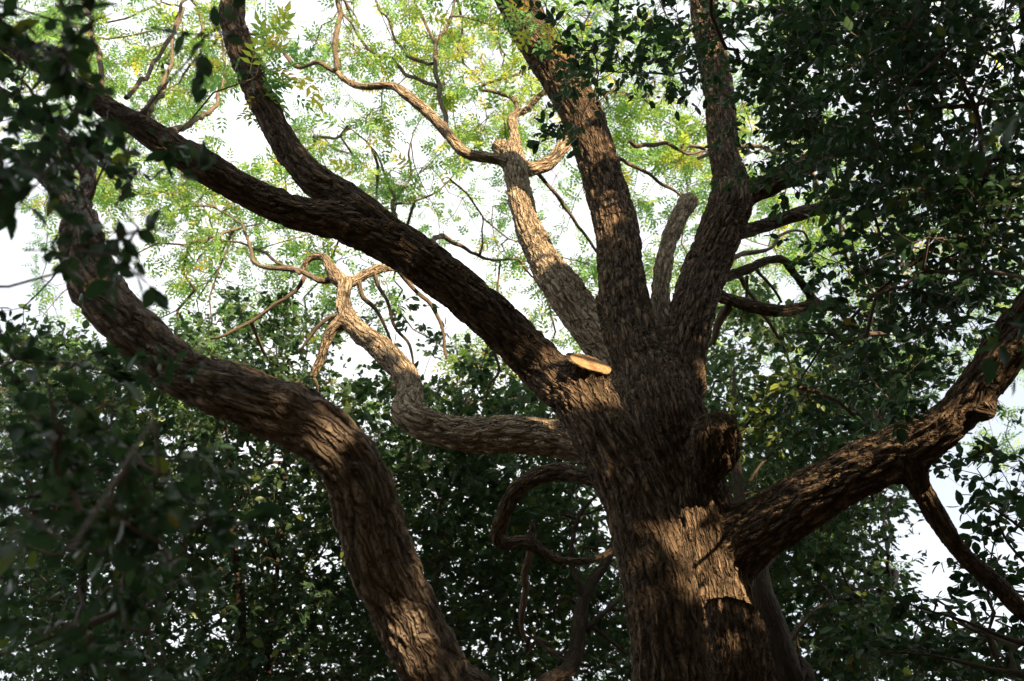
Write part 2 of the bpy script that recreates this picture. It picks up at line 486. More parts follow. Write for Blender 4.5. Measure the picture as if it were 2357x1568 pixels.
def split_parts(parent, v, f, lid, h, q, names, mats):
    """the skin cut into trunk and limbs, each its own object; shading normals kept from the whole"""
    whole = mesh_np('w', v, f)
    nrm = np.empty(len(v) * 3, np.float32); whole.vertices.foreach_get('normal', nrm); nrm = nrm.reshape(-1, 3)
    bpy.data.meshes.remove(whole)
    fl = lid[f]
    key = np.where(fl[:, 0] == fl[:, 2], fl[:, 0], fl[:, 1])
    objs = {}
    for nm in dict.fromkeys(names):
        ids = [i for i, x in enumerate(names) if x == nm]
        sel = f[np.isin(key, ids)]
        if len(sel) == 0: continue
        u, inv = np.unique(sel, return_inverse=True)
        me = mesh_np(nm[0], v[u], inv.reshape(-1, 4), True, {'bark_height': h[u], 'bark_coord': q[u]})
        me.normals_split_custom_set_from_vertices(nrm[u].tolist())
        o = link(nm[0], me, parent, mats.get(nm[1], mats[None]))
        objs[nm] = o
    return objs

def branch_mesh(L, seed, sides=None, amp=0.10):
    """slender branch: swept tube with light relief"""
    rmax = L.r.max()
    sd = sides or int(np.clip(rmax / 0.004, 6, 22))
    v, f, e = tube(L.c, L.r, L.n, L.b, L.t, sd)
    nl = len(L.c)
    lid = np.zeros(nl * sd)
    s = np.repeat(L.s, sd); th = np.tile(np.linspace(0, 2 * math.pi, sd, endpoint=False), nl); r = np.repeat(L.r, sd)
    h, q = bark_field(lid + seed % 13, s, th, r, seed, 1.3)
    ctr = np.repeat(L.c, sd, axis=0)
    lump = fbm(v[:-2] * 9.0, seed + 77, 2) - 0.5
    v[:-2] = ctr + (v[:-2] - ctr) * (1 + (h - 0.6) * amp + lump * 0.35)[:, None]
    hh = np.concatenate([h, [0.5, 0.5]]); qq = np.vstack([q, L.c[:1], L.c[-1:]])
    me = mesh_np('branch', v, np.vstack([np.vstack([f[:, [0, 1, 2]], f[:, [0, 2, 3]]]), e]), True, {'bark_height': hh, 'bark_coord': qq})
    return me

# ------------------------------------------------------------------ leaves
# ovate leaf, length 1 along +Y, upper face +Z
OV = np.array([(0, 0, 0), (-.17, .14, .03), (-.285, .42, .06), (-.20, .75, .035), (0, 1, -.07), (.20, .75, .035), (.285, .42, .06), (.17, .14, .03), (0, .45, 0)], float)
OVF = np.array([(0, 8, 1), (1, 8, 2), (2, 8, 3), (3, 8, 4), (4, 8, 5), (5, 8, 6), (6, 8, 7), (7, 8, 0)])
OS = np.array([(0, 0, 0), (-.25, .3, .05), (-.22, .68, .05), (0, 1, -.06), (.22, .68, .05), (.25, .3, .05)], float)
OSF = np.array([(0, 2, 1), (0, 3, 2), (0, 4, 3), (0, 5, 4)])
def ash_leaf():
    v, f = [], []
    def leaflet(bx, by, ang, ln, wd, dz):
        o = len(v); c, s = math.cos(ang), math.sin(ang)
        for (x, y, z) in ((0, 0, 0), (-wd, .42 * ln, .03), (0, ln, -.05), (wd, .42 * ln, .03)):
            v.append((bx + x * c + y * s, by - x * s + y * c, dz + z - 0.10 * by * by))
        f.extend([(o, o + 2, o + 1), (o, o + 3, o + 2)])
    for k, y in enumerate((.32, .55, .78)):
        for sgn in (-1, 1):
            leaflet(0, y, sgn * math.radians(62 - 6 * k), .38, .078, 0)
    leaflet(0, .92, 0, .42, .085, 0)
    o = len(v); v.extend([(-.008, 0, 0), (.008, 0, 0), (0, .95, -.09)]); f.append((o, o + 1, o + 2))
    return np.array(v), np.array(f)
ASHV, ASHF = ash_leaf()

def orient(dirs, tilt, rs):
    """rotation matrices: y along dirs, z near up with random tilt"""
    n = len(dirs)
    y = unit(dirs)
    z = np.array([0, 0, 1.0]) + rs.normal(0, tilt, (n, 3))
    x = unit(np.cross(y, z)); z = np.cross(x, y)
    return np.stack([x, y, z], -1)      # columns
def leaves_mesh(name, tv, tf, pos, rot, sc, tint):
    n, k = len(pos), len(tv)
    v = np.einsum('nij,kj->nki', rot, tv) * sc[:, None, None] + pos[:, None, :]
    f = tf[None] + (np.arange(n) * k)[:, None, None]
    return mesh_np(name, v.reshape(-1, 3), f.reshape(-1, 3), False, {'tint': np.repeat(tint, k)})

def tubes_mesh(name, segs, sides=4):
    """segs: list of (points (m,3), radii (m)) with the same m"""
    c = np.array([s[0] for s in segs]); r = np.array([s[1] for s in segs])      # n,m,3
    n, m = r.shape
    t = unit(np.gradient(c, axis=1))
    ref = np.where(np.abs(t[..., 2:3]) < 0.9, np.array([0, 0, 1.0]), np.array([1.0, 0, 0]))
    a = unit(np.cross(t, ref)); b = np.cross(t, a)
    an = np.linspace(0, 2 * math.pi, sides, endpoint=False)
    v = c[:, :, None, :] + r[:, :, None, None] * (np.cos(an)[None, None, :, None] * a[:, :, None, :] + np.sin(an)[None, None, :, None] * b[:, :, None, :])
    i = np.arange(m - 1)[:, None] * sides; j = np.arange(sides)[None, :]; k = (j + 1) % sides
    f = np.stack([i + j, i + k, i + sides + k, i + sides + j], -1).reshape(-1, 4)
    F = f[None] + (np.arange(n) * m * sides)[:, None, None]
    return mesh_np(name, v.reshape(-1, 3), F.reshape(-1, 4))

# sun flecks: places that the light reaches through gaps in the crowns
FLECKS = []          # (point, radius)
WIDE = (.201, .121, .131, .191)
def near_fleck(p, extra=0.0, wide=0.0):
    bad = np.zeros(len(p), bool)
    for (q, rad) in FLECKS:
        ex = extra + (wide if rad in WIDE else 0)
        w = p - q
        t = w @ SUN
        d = np.linalg.norm(w - t[:, None] * SUN, axis=1)
        bad |= (t > 0.25) & (d < rad + ex)
    return bad

def grow(tree, nodes, node_r, centers, kind, rs, tint0=None, n_twig=5, twig_len=0.28, n_leaf=9, leaf=0.06, tilt=0.55,
         crown_mat=None, single_mat=None, twig_m=None, singles=300, droop=0.15, base_r=0.0016, simple=True, pull=0.25, tcenter=None, leaf_jit=0.25):
    """connect cluster centres back to the branches, put twigs and leaves round each centre"""
    centers = centers[~near_fleck(centers, 0.12)]
    N = len(centers)
    allp = np.vstack([nodes, centers]); K = len(nodes)
    par = np.full(N, -1); cost = np.full(N, 1e9); plen = np.zeros(N)
    for a in range(0, N, 2000):
        x = centers[a:a + 2000]
        d = np.sqrt(np.maximum((x ** 2).sum(1)[:, None] + (nodes ** 2).sum(1)[None] - 2 * x @ nodes.T, 0))
        par[a:a + 2000] = d.argmin(1); cost[a:a + 2000] = d.min(1)
    done = np.zeros(N, bool); order = []
    pl_total = np.zeros(N); pathc = cost.copy()
    for _ in range(N):
        cc = np.where(done, 1e9, pathc)
        i = int(cc.argmin()); done[i] = True; order.append(i)
        pp = par[i]
        base = 0 if pp < K else pl_total[pp - K]
        pl_total[i] = base + np.linalg.norm(centers[i] - allp[pp])
        d = np.linalg.norm(centers - centers[i], axis=1)
        c = d + pull * pl_total[i]
        up = (~done) & (c < pathc)
        pathc[up] = c[up]; par[up] = K + i
    cnt = np.ones(N)
    for i in reversed(order):
        if par[i] >= K: cnt[par[i] - K] += cnt[i]
    segs = []
    for i in range(N):
        a, b = allp[par[i]], centers[i]
        L = np.linalg.norm(b - a)
        jit = rs.normal(0, 0.07 * L, (2, 3)); jit[:, 2] -= 0.02 * L
        r1 = base_r * (cnt[i] ** 0.45) * 1.6
        r0 = r1 * 1.25 if par[i] < K else base_r * (cnt[par[i] - K] ** 0.45) * 1.6 * 0.9
        r0 = min(r0, max(r1 * 1.6, 0.003))
        segs.append((np.array([a, a + (b - a) * .33 + jit[0], a + (b - a) * .67 + jit[1], b]), np.array([r0, r0 * .7 + r1 * .3, r0 * .3 + r1 * .7, r1])))
    link('twigs', tubes_mesh('twigs', segs, 4), tree, twig_m)['kind'] = 'stuff'
    # twiglets
    outd = unit(centers - allp[par])
    nt_ = rs.poisson(n_twig - 1, N) + 1
    ci = np.repeat(np.arange(N), nt_)
    dr = unit(rs.normal(0, 1, (len(ci), 3)) * np.array([1, 1, .6]) + 0.55 * outd[ci] + np.array([0, 0, -droop]))
    ln = twig_len * rs.uniform(.55, 1.3, len(ci))
    a = centers[ci]; bow = rs.normal(0, .08, (len(ci), 3)) * ln[:, None]; bow[:, 2] -= 0.08 * ln
    end = a + dr * ln[:, None]
    mid = a + dr * ln[:, None] * .5 + bow
    tsegs = list(zip(np.stack([a, mid, end], 1), np.stack([np.full(len(ci), base_r * 1.3), np.full(len(ci), base_r), np.full(len(ci), base_r * .5)], 1)))
    sx, sy, sd = unP(a)
    seen = np.nonzero((sd > 0) & (sx > -150) & (sx < PW + 150) & (sy > -150) & (sy < PH + 150))[0]
    tw = link('twigs', tubes_mesh('twigs', [tsegs[i] for i in seen], 3), tree, twig_m); tw['kind'] = 'stuff'
    # leaves along the twiglets
    nl = np.maximum(1, rs.poisson(n_leaf, len(ci)))
    ti = np.repeat(np.arange(len(ci)), nl)
    u = rs.uniform(0.12, 1.03, len(ti))
    pos = (1 - u)[:, None] ** 2 * a[ti] + (2 * u * (1 - u))[:, None] * mid[ti] + (u ** 2)[:, None] * end[ti]
    side = unit(np.cross(dr[ti], rs.normal(0, .5, (len(ti), 3)) + np.array([0, 0, 1.0]))) * np.where(rs.rand(len(ti)) < .5, -1, 1)[:, None]
    ld = unit(dr[ti] * rs.uniform(.35, 1.0, len(ti))[:, None] + side * rs.uniform(.4, 1.0, len(ti))[:, None] + np.stack([rs.normal(0, .2, len(ti)), rs.normal(0, .2, len(ti)), rs.normal(-droop * 1.5, .3, len(ti))], 1))
    rot = orient(ld, tilt, rs)
    sc = leaf * np.clip(rs.normal(1, leaf_jit, len(ti)), .5, 1.7)
    t0 = tint0[ci][ti] if tint0 is not None and len(tint0) == N else (tcenter(centers)[ci][ti] if tcenter else np.full(len(ti), .45))
    tint = np.clip(t0 + rs.normal(0, .16, len(ti)), 0, 1)
    keep = ~near_fleck(pos, -0.02)
    pos, rot, sc, tint = pos[keep], rot[keep], sc[keep], tint[keep]
    if kind == 'ash': tv, tf = ASHV, ASHF
    else: tv, tf = (OS, OSF) if simple else (OV, OVF)
    # the nearest leaves in view: each an object of its own
    x, y, d = unP(pos)
    inn = (x > 12) & (x < PW - 12) & (y > 12) & (y < PH - 12) & (d > .4)
    sel = np.zeros(len(pos), bool)
    if singles:
        size = np.where(inn, sc / np.maximum(d, .3) * np.abs(np.einsum('ni,ni->n', rot[:, :, 2], unit(pos - CAM))), 0)
        sel[np.argsort(-size)[:min(singles, int(inn.sum()))]] = True
        if kind == 'ash': sv, sf = ASHV, ASHF
        else: sv, sf = OV, OVF
        var = []
        for q in range(4):
            vv = sv.copy()
            vv[:, 2] += (q - 1.5) * .07 * (vv[:, 1] ** 2) ; vv[:, 0] *= (.85 + .1 * q)
            me = mesh_np('leaf', vv, sf, False); me.materials.append(single_mat); var.append(me)
        loc0 = Vector(tree.location)
        for i in np.nonzero(sel)[0]:
            o = bpy.data.objects.new('leaf', var[i % 4]); COL.objects.link(o); o.parent = tree
            m4 = Matrix(rot[i].tolist()).to_4x4()
            m4 = Matrix.Translation(Vector(pos[i].tolist()) - loc0) @ m4 @ Matrix.Diagonal((sc[i], sc[i], sc[i], 1))
            o.matrix_local = m4
    me = leaves_mesh('crown', tv, tf, pos[~sel], rot[~sel], sc[~sel], tint[~sel])
    cro = link('crown', me, tree, crown_mat); cro['kind'] = 'stuff'
    print('  crown', tree.name, N, 'clusters', len(pos), 'leaves', round(time.time() - T0, 1), 's')
    return pos

# density of foliage over the picture, one digit per 98 px cell; each cell is filled through a range of real distances
CW, CH = PW / 24, PH / 16
def spread(rows, dmin, dmax, per, rs, r0=0, c0=0, power=1.0, dfun=None, gam=1.0):
    pts = []
    for j, row in enumerate(rows):
        for i, ch in enumerate(row):
            if ch in '.0 ': continue
            den = 9 * (float(ch) / 9) ** gam
            for _ in range(rs.poisson(den * per)):
                x = (c0 + i + rs.rand()) * CW; y = (r0 + j + rs.rand()) * CH
                lo, hi = (dmin, dmax) if dfun is None else dfun(x, y)
                d = lo + (hi - lo) * rs.rand() ** power
                pts.append(P(x, y, d))
    return np.array(pts).reshape(-1, 3)
def nodes_of(limbs, rmax=9):
    return np.vstack([L.c[::2] for L in limbs])

# sun flecks seen in the photograph
for (x, y, d, rad) in [(1357, 834, 5.66, .191), (1695, 1335, 5.75, .16), (1645, 1280, 5.8, .11), (1670, 1390, 5.72, .09), (1550, 1185, 5.15, .07), (1568, 1225, 5.12, .05), (1588, 1290, 5.05, .08), (1604, 1350, 4.98, .06), (1560, 1265, 5.0, .04), (800, 1040, 3.85, .05), (755, 985, 3.85, .04),
                       (2235, 945, 4.80, .201), (2190, 1010, 4.85, .121), (1950, 1090, 5.2, .131), (1000, 1560, 4.0, .10), (1590, 890, 6.9, .16), (1565, 860, 6.9, .1),
                       (2290, 850, 4.7, .07), (1770, 1555, 5.3, .1), (1680, 1080, 5.7, .07), (1270, 1560, 7.8, .12), (1790, 920, 8.4, .24), (2010, 1400, 8.0, .22), (1845, 1070, 8.3, .2), (640, 830, 9.3, .5), (480, 800, 9.3, .45), (760, 690, 8.6, .25)]:
    FLECKS.append((P(x, y, d), rad))

# ================================================================== the great tree
base = np.array([1.35, 5.15, 0.0])
great = empty('spreading_tree', base, 'huge ridged-bark tree with many spreading limbs and a freshly sawn stub in the middle', 'tree')
cutn = unit(0.968 * (0.34 * RGT + 0.94 * UPV) - 0.30 * FWD)
G = {}
def gl(name, sub, pts, **k):
    G[(name, sub)] = Limb(pts, **k)
bx, by = base[0], base[1]
fp = P(1556, 1640, 4.95)
gl('trunk', 'main', [(bx, by, -0.1, .75, 'w'), (bx, by, .35, .56, 'w'), (bx - .02, by, 1.4, .46, 'w'), (1655, 1640, 265, 5.75), (1648, 1568, 250, 5.8), (1636, 1400, 208, 5.95), (1608, 1250, 200, 6.1), (1580, 1130, 192, 6.25), (1538, 1000, 204, 6.4), (1508, 905, 184, 6.65), (1490, 850, 140, 6.85)])
gl('limb', 'front', [(fp[0] + .16, fp[1] + .35, .05, .38, 'w'), (fp[0] + .05, fp[1] + .12, 1.2, .25, 'w'), (1556, 1640, 186, 4.95), (1548, 1568, 184, 4.98), (1526, 1400, 176, 5.08), (1500, 1265, 164, 5.2), (1457, 1130, 158, 5.35), (1402, 1020, 152, 5.5), (1350, 935, 140, 5.68), (1295, 885, 124, 5.82), (1240, 838, 112, 5.95), (1100, 702, 106, 6.0), (957, 591, 108, 6.05), (860, 538, 104, 6.1), (780, 512, 86, 6.1), (700, 496, 80, 6.1), (600, 458, 80, 6.1), (520, 412, 78, 6.1), (450, 372, 76, 6.1), (345, 308, 66, 6.15), (275, 266, 56, 6.2), (140, 180, 42, 6.3), (80, 148, 38, 6.4), (-30, 80, 34, 6.6)])
gl('limb', 'rising', [(930, 560, 60, 6.08), (860, 500, 72, 6.1), (800, 458, 74, 6.2), (735, 422, 78, 6.3), (680, 370, 72, 6.4), (652, 325, 64, 6.5), (628, 280, 64, 6.6), (578, 174, 66, 6.8), (540, 70, 62, 7.0), (535, 0, 62, 7.2), (545, -130, 56, 7.6), (590, -300, 44, 8.2)])
gl('limb', 'stub', [(1440, 1090, 90, 5.42), (1408, 1000, 100, 5.55), (1376, 930, 100, 5.68), (1358, 880, 98, 5.74), (1359, 836, 96, 5.68)], flat=cutn)
gl('limb', 'central', [(1520, 940, 120, 6.6), (1495, 870, 132, 6.75), (1462, 797, 122, 6.95), (1438, 700, 118, 7.25), (1430, 623, 108, 7.5), (1417, 518, 101, 7.8), (1400, 453, 98, 8.0), (1370, 349, 95, 8.2), (1330, 244, 99, 8.4), (1268, 139, 98, 8.6), (1222, 70, 95, 8.75), (1188, 0, 92, 8.9), (1130, -130, 80, 9.3), (1080, -330, 60, 10)])
gl('limb', 'pale', [(1480, 930, 70, 6.75), (1440, 860, 90, 6.95), (1365, 765, 90, 7.3), (1310, 683, 92, 7.6), (1270, 630, 84, 7.9), (1245, 585, 70, 8.2), (1214, 518, 62, 8.5), (1198, 453, 58, 8.8), (1186, 385, 56, 9.2), (1182, 352, 50, 9.5), (1180, 342, 40, 9.9)])
gl('limb', 'right', [(1565, 960, 100, 6.55), (1570, 880, 108, 6.75), (1575, 797, 108, 6.95), (1600, 692, 106, 7.25), (1622, 623, 104, 7.5), (1662, 525, 104, 7.75), (1682, 470, 102, 7.85), (1680, 418, 84, 8.0), (1665, 349, 70, 8.2), (1658, 244, 68, 8.6), (1648, 174, 70, 8.9), (1630, 80, 66, 9.3), (1615, -20, 60, 9.7), (1600, -200, 46, 10.4)])
gl('limb', 'back', [(1540, 830, 50, 7.2), (1525, 745, 50, 7.5), (1522, 655, 47, 7.9), (1535, 575, 42, 8.3), (1556, 515, 44, 8.6), (1578, 475, 46, 8.85), (1588, 462, 44, 9.0)])
gl('limb', 'level', [(1400, 1060, 70, 5.95), (1340, 1030, 86, 6.1), (1270, 1006, 90, 6.25), (1195, 1003, 90, 6.35), (1091, 1003, 83, 6.5), (1021, 990, 77, 6.6), (965, 972, 76, 6.7), (938, 950, 74, 6.85), (944, 912, 66, 7.1), (938, 876, 62, 7.3), (907, 832, 61, 7.55), (870, 797, 58, 7.8), (833, 769, 52, 8.0), (800, 733, 46, 8.25), (790, 690, 38, 8.5), (793, 655, 38, 8.7), (774, 638, 38, 8.8), (757, 612, 28, 8.9), (746, 592, 23, 9.0), (716, 593, 20, 9.1), (700, 612, 18, 9.1), (701, 640, 14, 9.1)])
gl('limb', 'curl', [(1420, 1110, 44, 6.2), (1340, 1096, 40, 6.45), (1282, 1085, 46, 6.6), (1228, 1100, 46, 6.75), (1192, 1125, 46, 6.85), (1165, 1170, 46, 6.95), (1150, 1213, 44, 7.0), (1146, 1243, 38, 7.05), (1166, 1252, 34, 7.1), (1199, 1245, 34, 7.15), (1228, 1258, 34, 7.2), (1265, 1279, 28, 7.3), (1300, 1292, 25, 7.4), (1363, 1289, 24, 7.5), (1420, 1262, 20, 7.7)])
gl('limb', 'reaching', [(1600, 1400, 150, 6.1), (1640, 1320, 160, 6.1), (1695, 1255, 156, 6.02), (1770, 1204, 140, 5.85), (1868, 1142, 130, 5.6), (1970, 1085, 122, 5.4), (2080, 1034, 122, 5.2), (2165, 985, 104, 5.05), (2235, 915, 100, 4.98), (2300, 825, 104, 4.9), (2357, 750, 106, 4.85), (2440, 630, 100, 4.8), (2560, 480, 84, 4.8)])
gl('limb', 'drooping', [(2090, 1050, 66, 5.12), (2112, 1100, 64, 5.2), (2144, 1168, 56, 5.25), (2213, 1272, 49, 5.3), (2283, 1335, 48, 5.35), (2335, 1387, 48, 5.4), (2430, 1490, 44, 5.5), (2540, 1640, 34, 5.7)])
gl('limb', 'burl', [(1632, 1080, 84, 6.05), (1646, 1035, 116, 5.86), (1643, 990, 114, 5.78), (1637, 966, 96, 5.76)])
gl('limb', 'lowstub', [(bx + .30, by - .30, .6, .26, 'w'), (1712, 1640, 165, 5.15), (1706, 1568, 160, 5.2), (1697, 1480, 142, 5.28), (1690, 1412, 126, 5.35)], flat=unit(np.array([.25, .15, .95])))
gl('limb', 'knob', [(2240, 925, 50, 4.95), (2272, 945, 56, 4.9), (2290, 950, 48, 4.88)])
gl('limb', 'fork_left', [(1190, 385, 34, 9.2), (1165, 374, 32, 9.2), (1143, 367, 30, 9.2), (1073, 353, 28, 9.2), (1052, 335, 28, 9.25), (1028, 306, 27, 9.3), (986, 261, 27, 9.4), (934, 218, 26, 9.5), (899, 197, 23, 9.6), (829, 199, 20, 9.8), (787, 178, 19, 10.0), (770, 152, 16, 10.1)])
gl('limb', 'fork_up', [(1186, 350, 34, 9.7), (1184, 310, 27, 10.0), (1178, 275, 25, 10.2), (1192, 260, 22, 10.3), (1213, 252, 20, 10.4), (1240, 222, 18, 10.6), (1290, 190, 16, 11)])
gl('limb', 'fork_right', [(1200, 395, 36, 9.2), (1230, 388, 36, 9.3), (1262, 376, 36, 9.4), (1292, 344, 33, 9.6), (1325, 305, 30, 9.9), (1370, 260, 26, 10.3)])
gl('limb', 'knob_far', [(1175, 360, 40, 9.6), (1152, 342, 44, 9.8), (1148, 340, 36, 10.0)])
gl('limb', 'side_upper', [(1690, 455, 60, 7.9), (1725, 440, 58, 7.9), (1762, 430, 57, 7.9), (1812, 402, 54, 7.9), (1865, 376, 48, 7.9), (1930, 338, 40, 8.0), (2010, 300, 30, 8.2)])
gl('limb', 'side_lower', [(1690, 540, 40, 7.85), (1725, 530, 36, 8.0), (1762, 519, 36, 8.1), (1830, 496, 37, 8.2), (1872, 484, 36, 8.3), (1940, 462, 30, 8.5), (2020, 440, 22, 8.8)])
gl('limb', 'bowed', [(1640, 650, 34, 7.7), (1675, 636, 30, 7.9), (1708, 625, 28, 8.0), (1760, 602, 25, 8.2), (1802, 598, 25, 8.3), (1825, 626, 24, 8.4), (1856, 666, 24, 8.5), (1885, 705, 20, 8.6)])
gl('limb', 'wavy', [(1625, 670, 36, 7.9), (1673, 688, 35, 8.1), (1725, 703, 33, 8.3), (1795, 716, 32, 8.4), (1865, 706, 30, 8.5), (1925, 704, 34, 8.6), (1948, 722, 26, 8.6)])
gl('limb', 'hanging_stub', [(800, 730, 34, 8.25), (778, 745, 31, 8.2), (757, 770, 30, 8.2), (742, 814, 27, 8.2), (726, 853, 25, 8.2), (718, 872, 20, 8.2)])
gl('limb', 'fork_mid', [(790, 655, 28, 8.75), (814, 648, 28, 8.8), (857, 623, 26, 8.9), (892, 618, 22, 9.0), (920, 622, 18, 9.1), (955, 657, 12, 9.2)])
gl('limb', 'peg', [(1227, 1262, 24, 7.2), (1226, 1230, 22, 7.2), (1228, 1196, 19, 7.2)])
for sub, a_, b_, st_, rad in (('pale', 34, 999, 7, .16), ('level', 52, 999, 7, .15), ('fork_left', 8, 999, 9, .1), ('fork_mid', 4, 18, 6, .1)):
    L = G[('limb', sub)]
    for i in range(a_, min(b_, len(L.c)), st_): FLECKS.append((L.c[i] + SUN * L.r[i], rad))
names = []
for (nm, sub) in G:
    grp = {'burl': 'main', 'lowstub': 'lowstub', 'knob': 'reaching', 'knob_far': 'pale', 'peg': 'curl'}.get(sub, sub)
    names.append(('trunk' if grp == 'main' else 'limb', grp))
v, f, lid, h, q = solid_tree(list(G.values()), 0.0265, 3)
print('great tree skin', len(v), len(f), round(time.time() - T0, 1))
LIT_BARK = {s: M_BARK_LIT for s in ('pale', 'level', 'fork_left', 'fork_up', 'fork_right', 'fork_mid', 'hanging_stub', 'back')}
parts = split_parts(great, v, f, lid, h, q, names, {None: M_BARK, **LIT_BARK})
LABELS = {'stub': 'short sawn-off limb with a pale cut face', 'curl': 'hook-shaped limb curling down to the left', 'lowstub': 'thick broken stub in shade at the foot of the trunk', 'drooping': 'dark limb running down to the right'}
for (nm, sub), o in parts.items():
    if sub in LABELS: o['label'] = LABELS[sub]

# sawn face
wm, wn, wo = newmat('sawn_wood')
wb = wn.nodes.new('ShaderNodeBsdfPrincipled'); wb.inputs['Roughness'].default_value = 0.8
wc = wn.nodes.new('ShaderNodeTexCoord')
wv = wn.nodes.new('ShaderNodeTexWave'); wv.wave_type = 'RINGS'; wv.rings_direction = 'Z'; wv.inputs['Scale'].default_value = 18; wv.inputs['Distortion'].default_value = 3; wv.inputs['Detail'].default_value = 3
wz = wn.nodes.new('ShaderNodeTexNoise'); wz.inputs['Scale'].default_value = 14; wz.inputs['Detail'].default_value = 5
wn.links.new(wc.outputs['Object'], wv.inputs['Vector']); wn.links.new(wc.outputs['Object'], wz.inputs['Vector'])
wr = ramp(wn, [(0.2, (0.17, 0.085, 0.035)), (0.55, (0.30, 0.165, 0.07)), (1.0, (0.38, 0.23, 0.105))])
wa = wn.nodes.new('ShaderNodeMath'); wa.operation = 'MULTIPLY_ADD'; wa.inputs[1].default_value = 0.35
wn.links.new(wv.outputs['Fac'], wa.inputs[0]); wn.links.new(wz.outputs['Fac'], wa.inputs[2]); wn.links.new(wa.outputs[0], wr.inputs['Fac'])
wg = wn.nodes.new('ShaderNodeTexNoise'); wg.inputs['Scale'].default_value = 9; wg.inputs['Detail'].default_value = 6; wn.links.new(wc.outputs['Object'], wg.inputs['Vector'])
wk = ramp(wn, [(0.46, (1, 1, 1)), (0.5, (.45, .4, .36)), (0.54, (1, 1, 1))]); wn.links.new(wg.outputs['Fac'], wk.inputs['Fac'])
wmx = wn.nodes.new('ShaderNodeMix'); wmx.data_type = 'RGBA'; wmx.blend_type = 'MULTIPLY'; wmx.inputs['Factor'].default_value = .8
wn.links.new(wr.outputs['Color'], wmx.inputs['A']); wn.links.new(wk.outputs['Color'], wmx.inputs['B'])
wbp = wn.nodes.new('ShaderNodeBump'); wbp.inputs['Distance'].default_value = .004; wn.links.new(wg.outputs['Fac'], wbp.inputs['Height']); wn.links.new(wbp.outputs['Normal'], wb.inputs['Normal'])
wn.links.new(wmx.outputs['Result'], wb.inputs['Base Color']); wn.links.new(wb.outputs['BSDF'], wo.inputs['Surface'])
def sawn_face(L, nrm, parent, lift):
    a = unit(np.cross(nrm, [0, 0, 1.0])); b = np.cross(nrm, a)
    vv, ff = [], []
    ns, nr_ = 48, 6
    t = L.t[-1]; cth = abs(t @ nrm)
    tt = t - nrm * (t @ nrm); tl = np.linalg.norm(tt); tt = tt / max(tl, 1e-6); uu = np.cross(nrm, tt)
    for k in range(nr_ + 1):
        for i in range(ns):
            an = 2 * math.pi * i / ns
            rr = L.r[-1] * 0.985 * (k / nr_) * (1 + 0.035 * math.sin(3 * an + 1) + 0.02 * math.sin(7 * an))
            off = tt * (math.cos(an) * rr / cth) + uu * (math.sin(an) * rr)
            vv.append(off + nrm * random.uniform(-.0015, .0015))
    for k in range(nr_):
        for i in range(ns):
            j = (i + 1) % ns
            ff.append((k * ns + i, k * ns + j, (k + 1) * ns + j, (k + 1) * ns + i))
    # rim turned down
    o0 = len(vv)
    for i in range(ns): vv.append(vv[nr_ * ns + i] * 1.0 - nrm * 0.012)
    for i in range(ns):
        j = (i + 1) % ns
        ff.append((nr_ * ns + i, nr_ * ns + j, o0 + j, o0 + i))
    me = mesh_np('cut_face', np.array(vv), np.array(ff))
    me.materials.append(wm)
    o = bpy.data.objects.new('cut_face', me); COL.objects.link(o); o.parent = parent
    o.location = (L.cut + nrm * lift).tolist()
    return o
cf = sawn_face(G[('limb', 'stub')], cutn, parts[('limb', 'stub')], 0.004)
cf['label'] = 'pale orange sawn face with the sun on it'

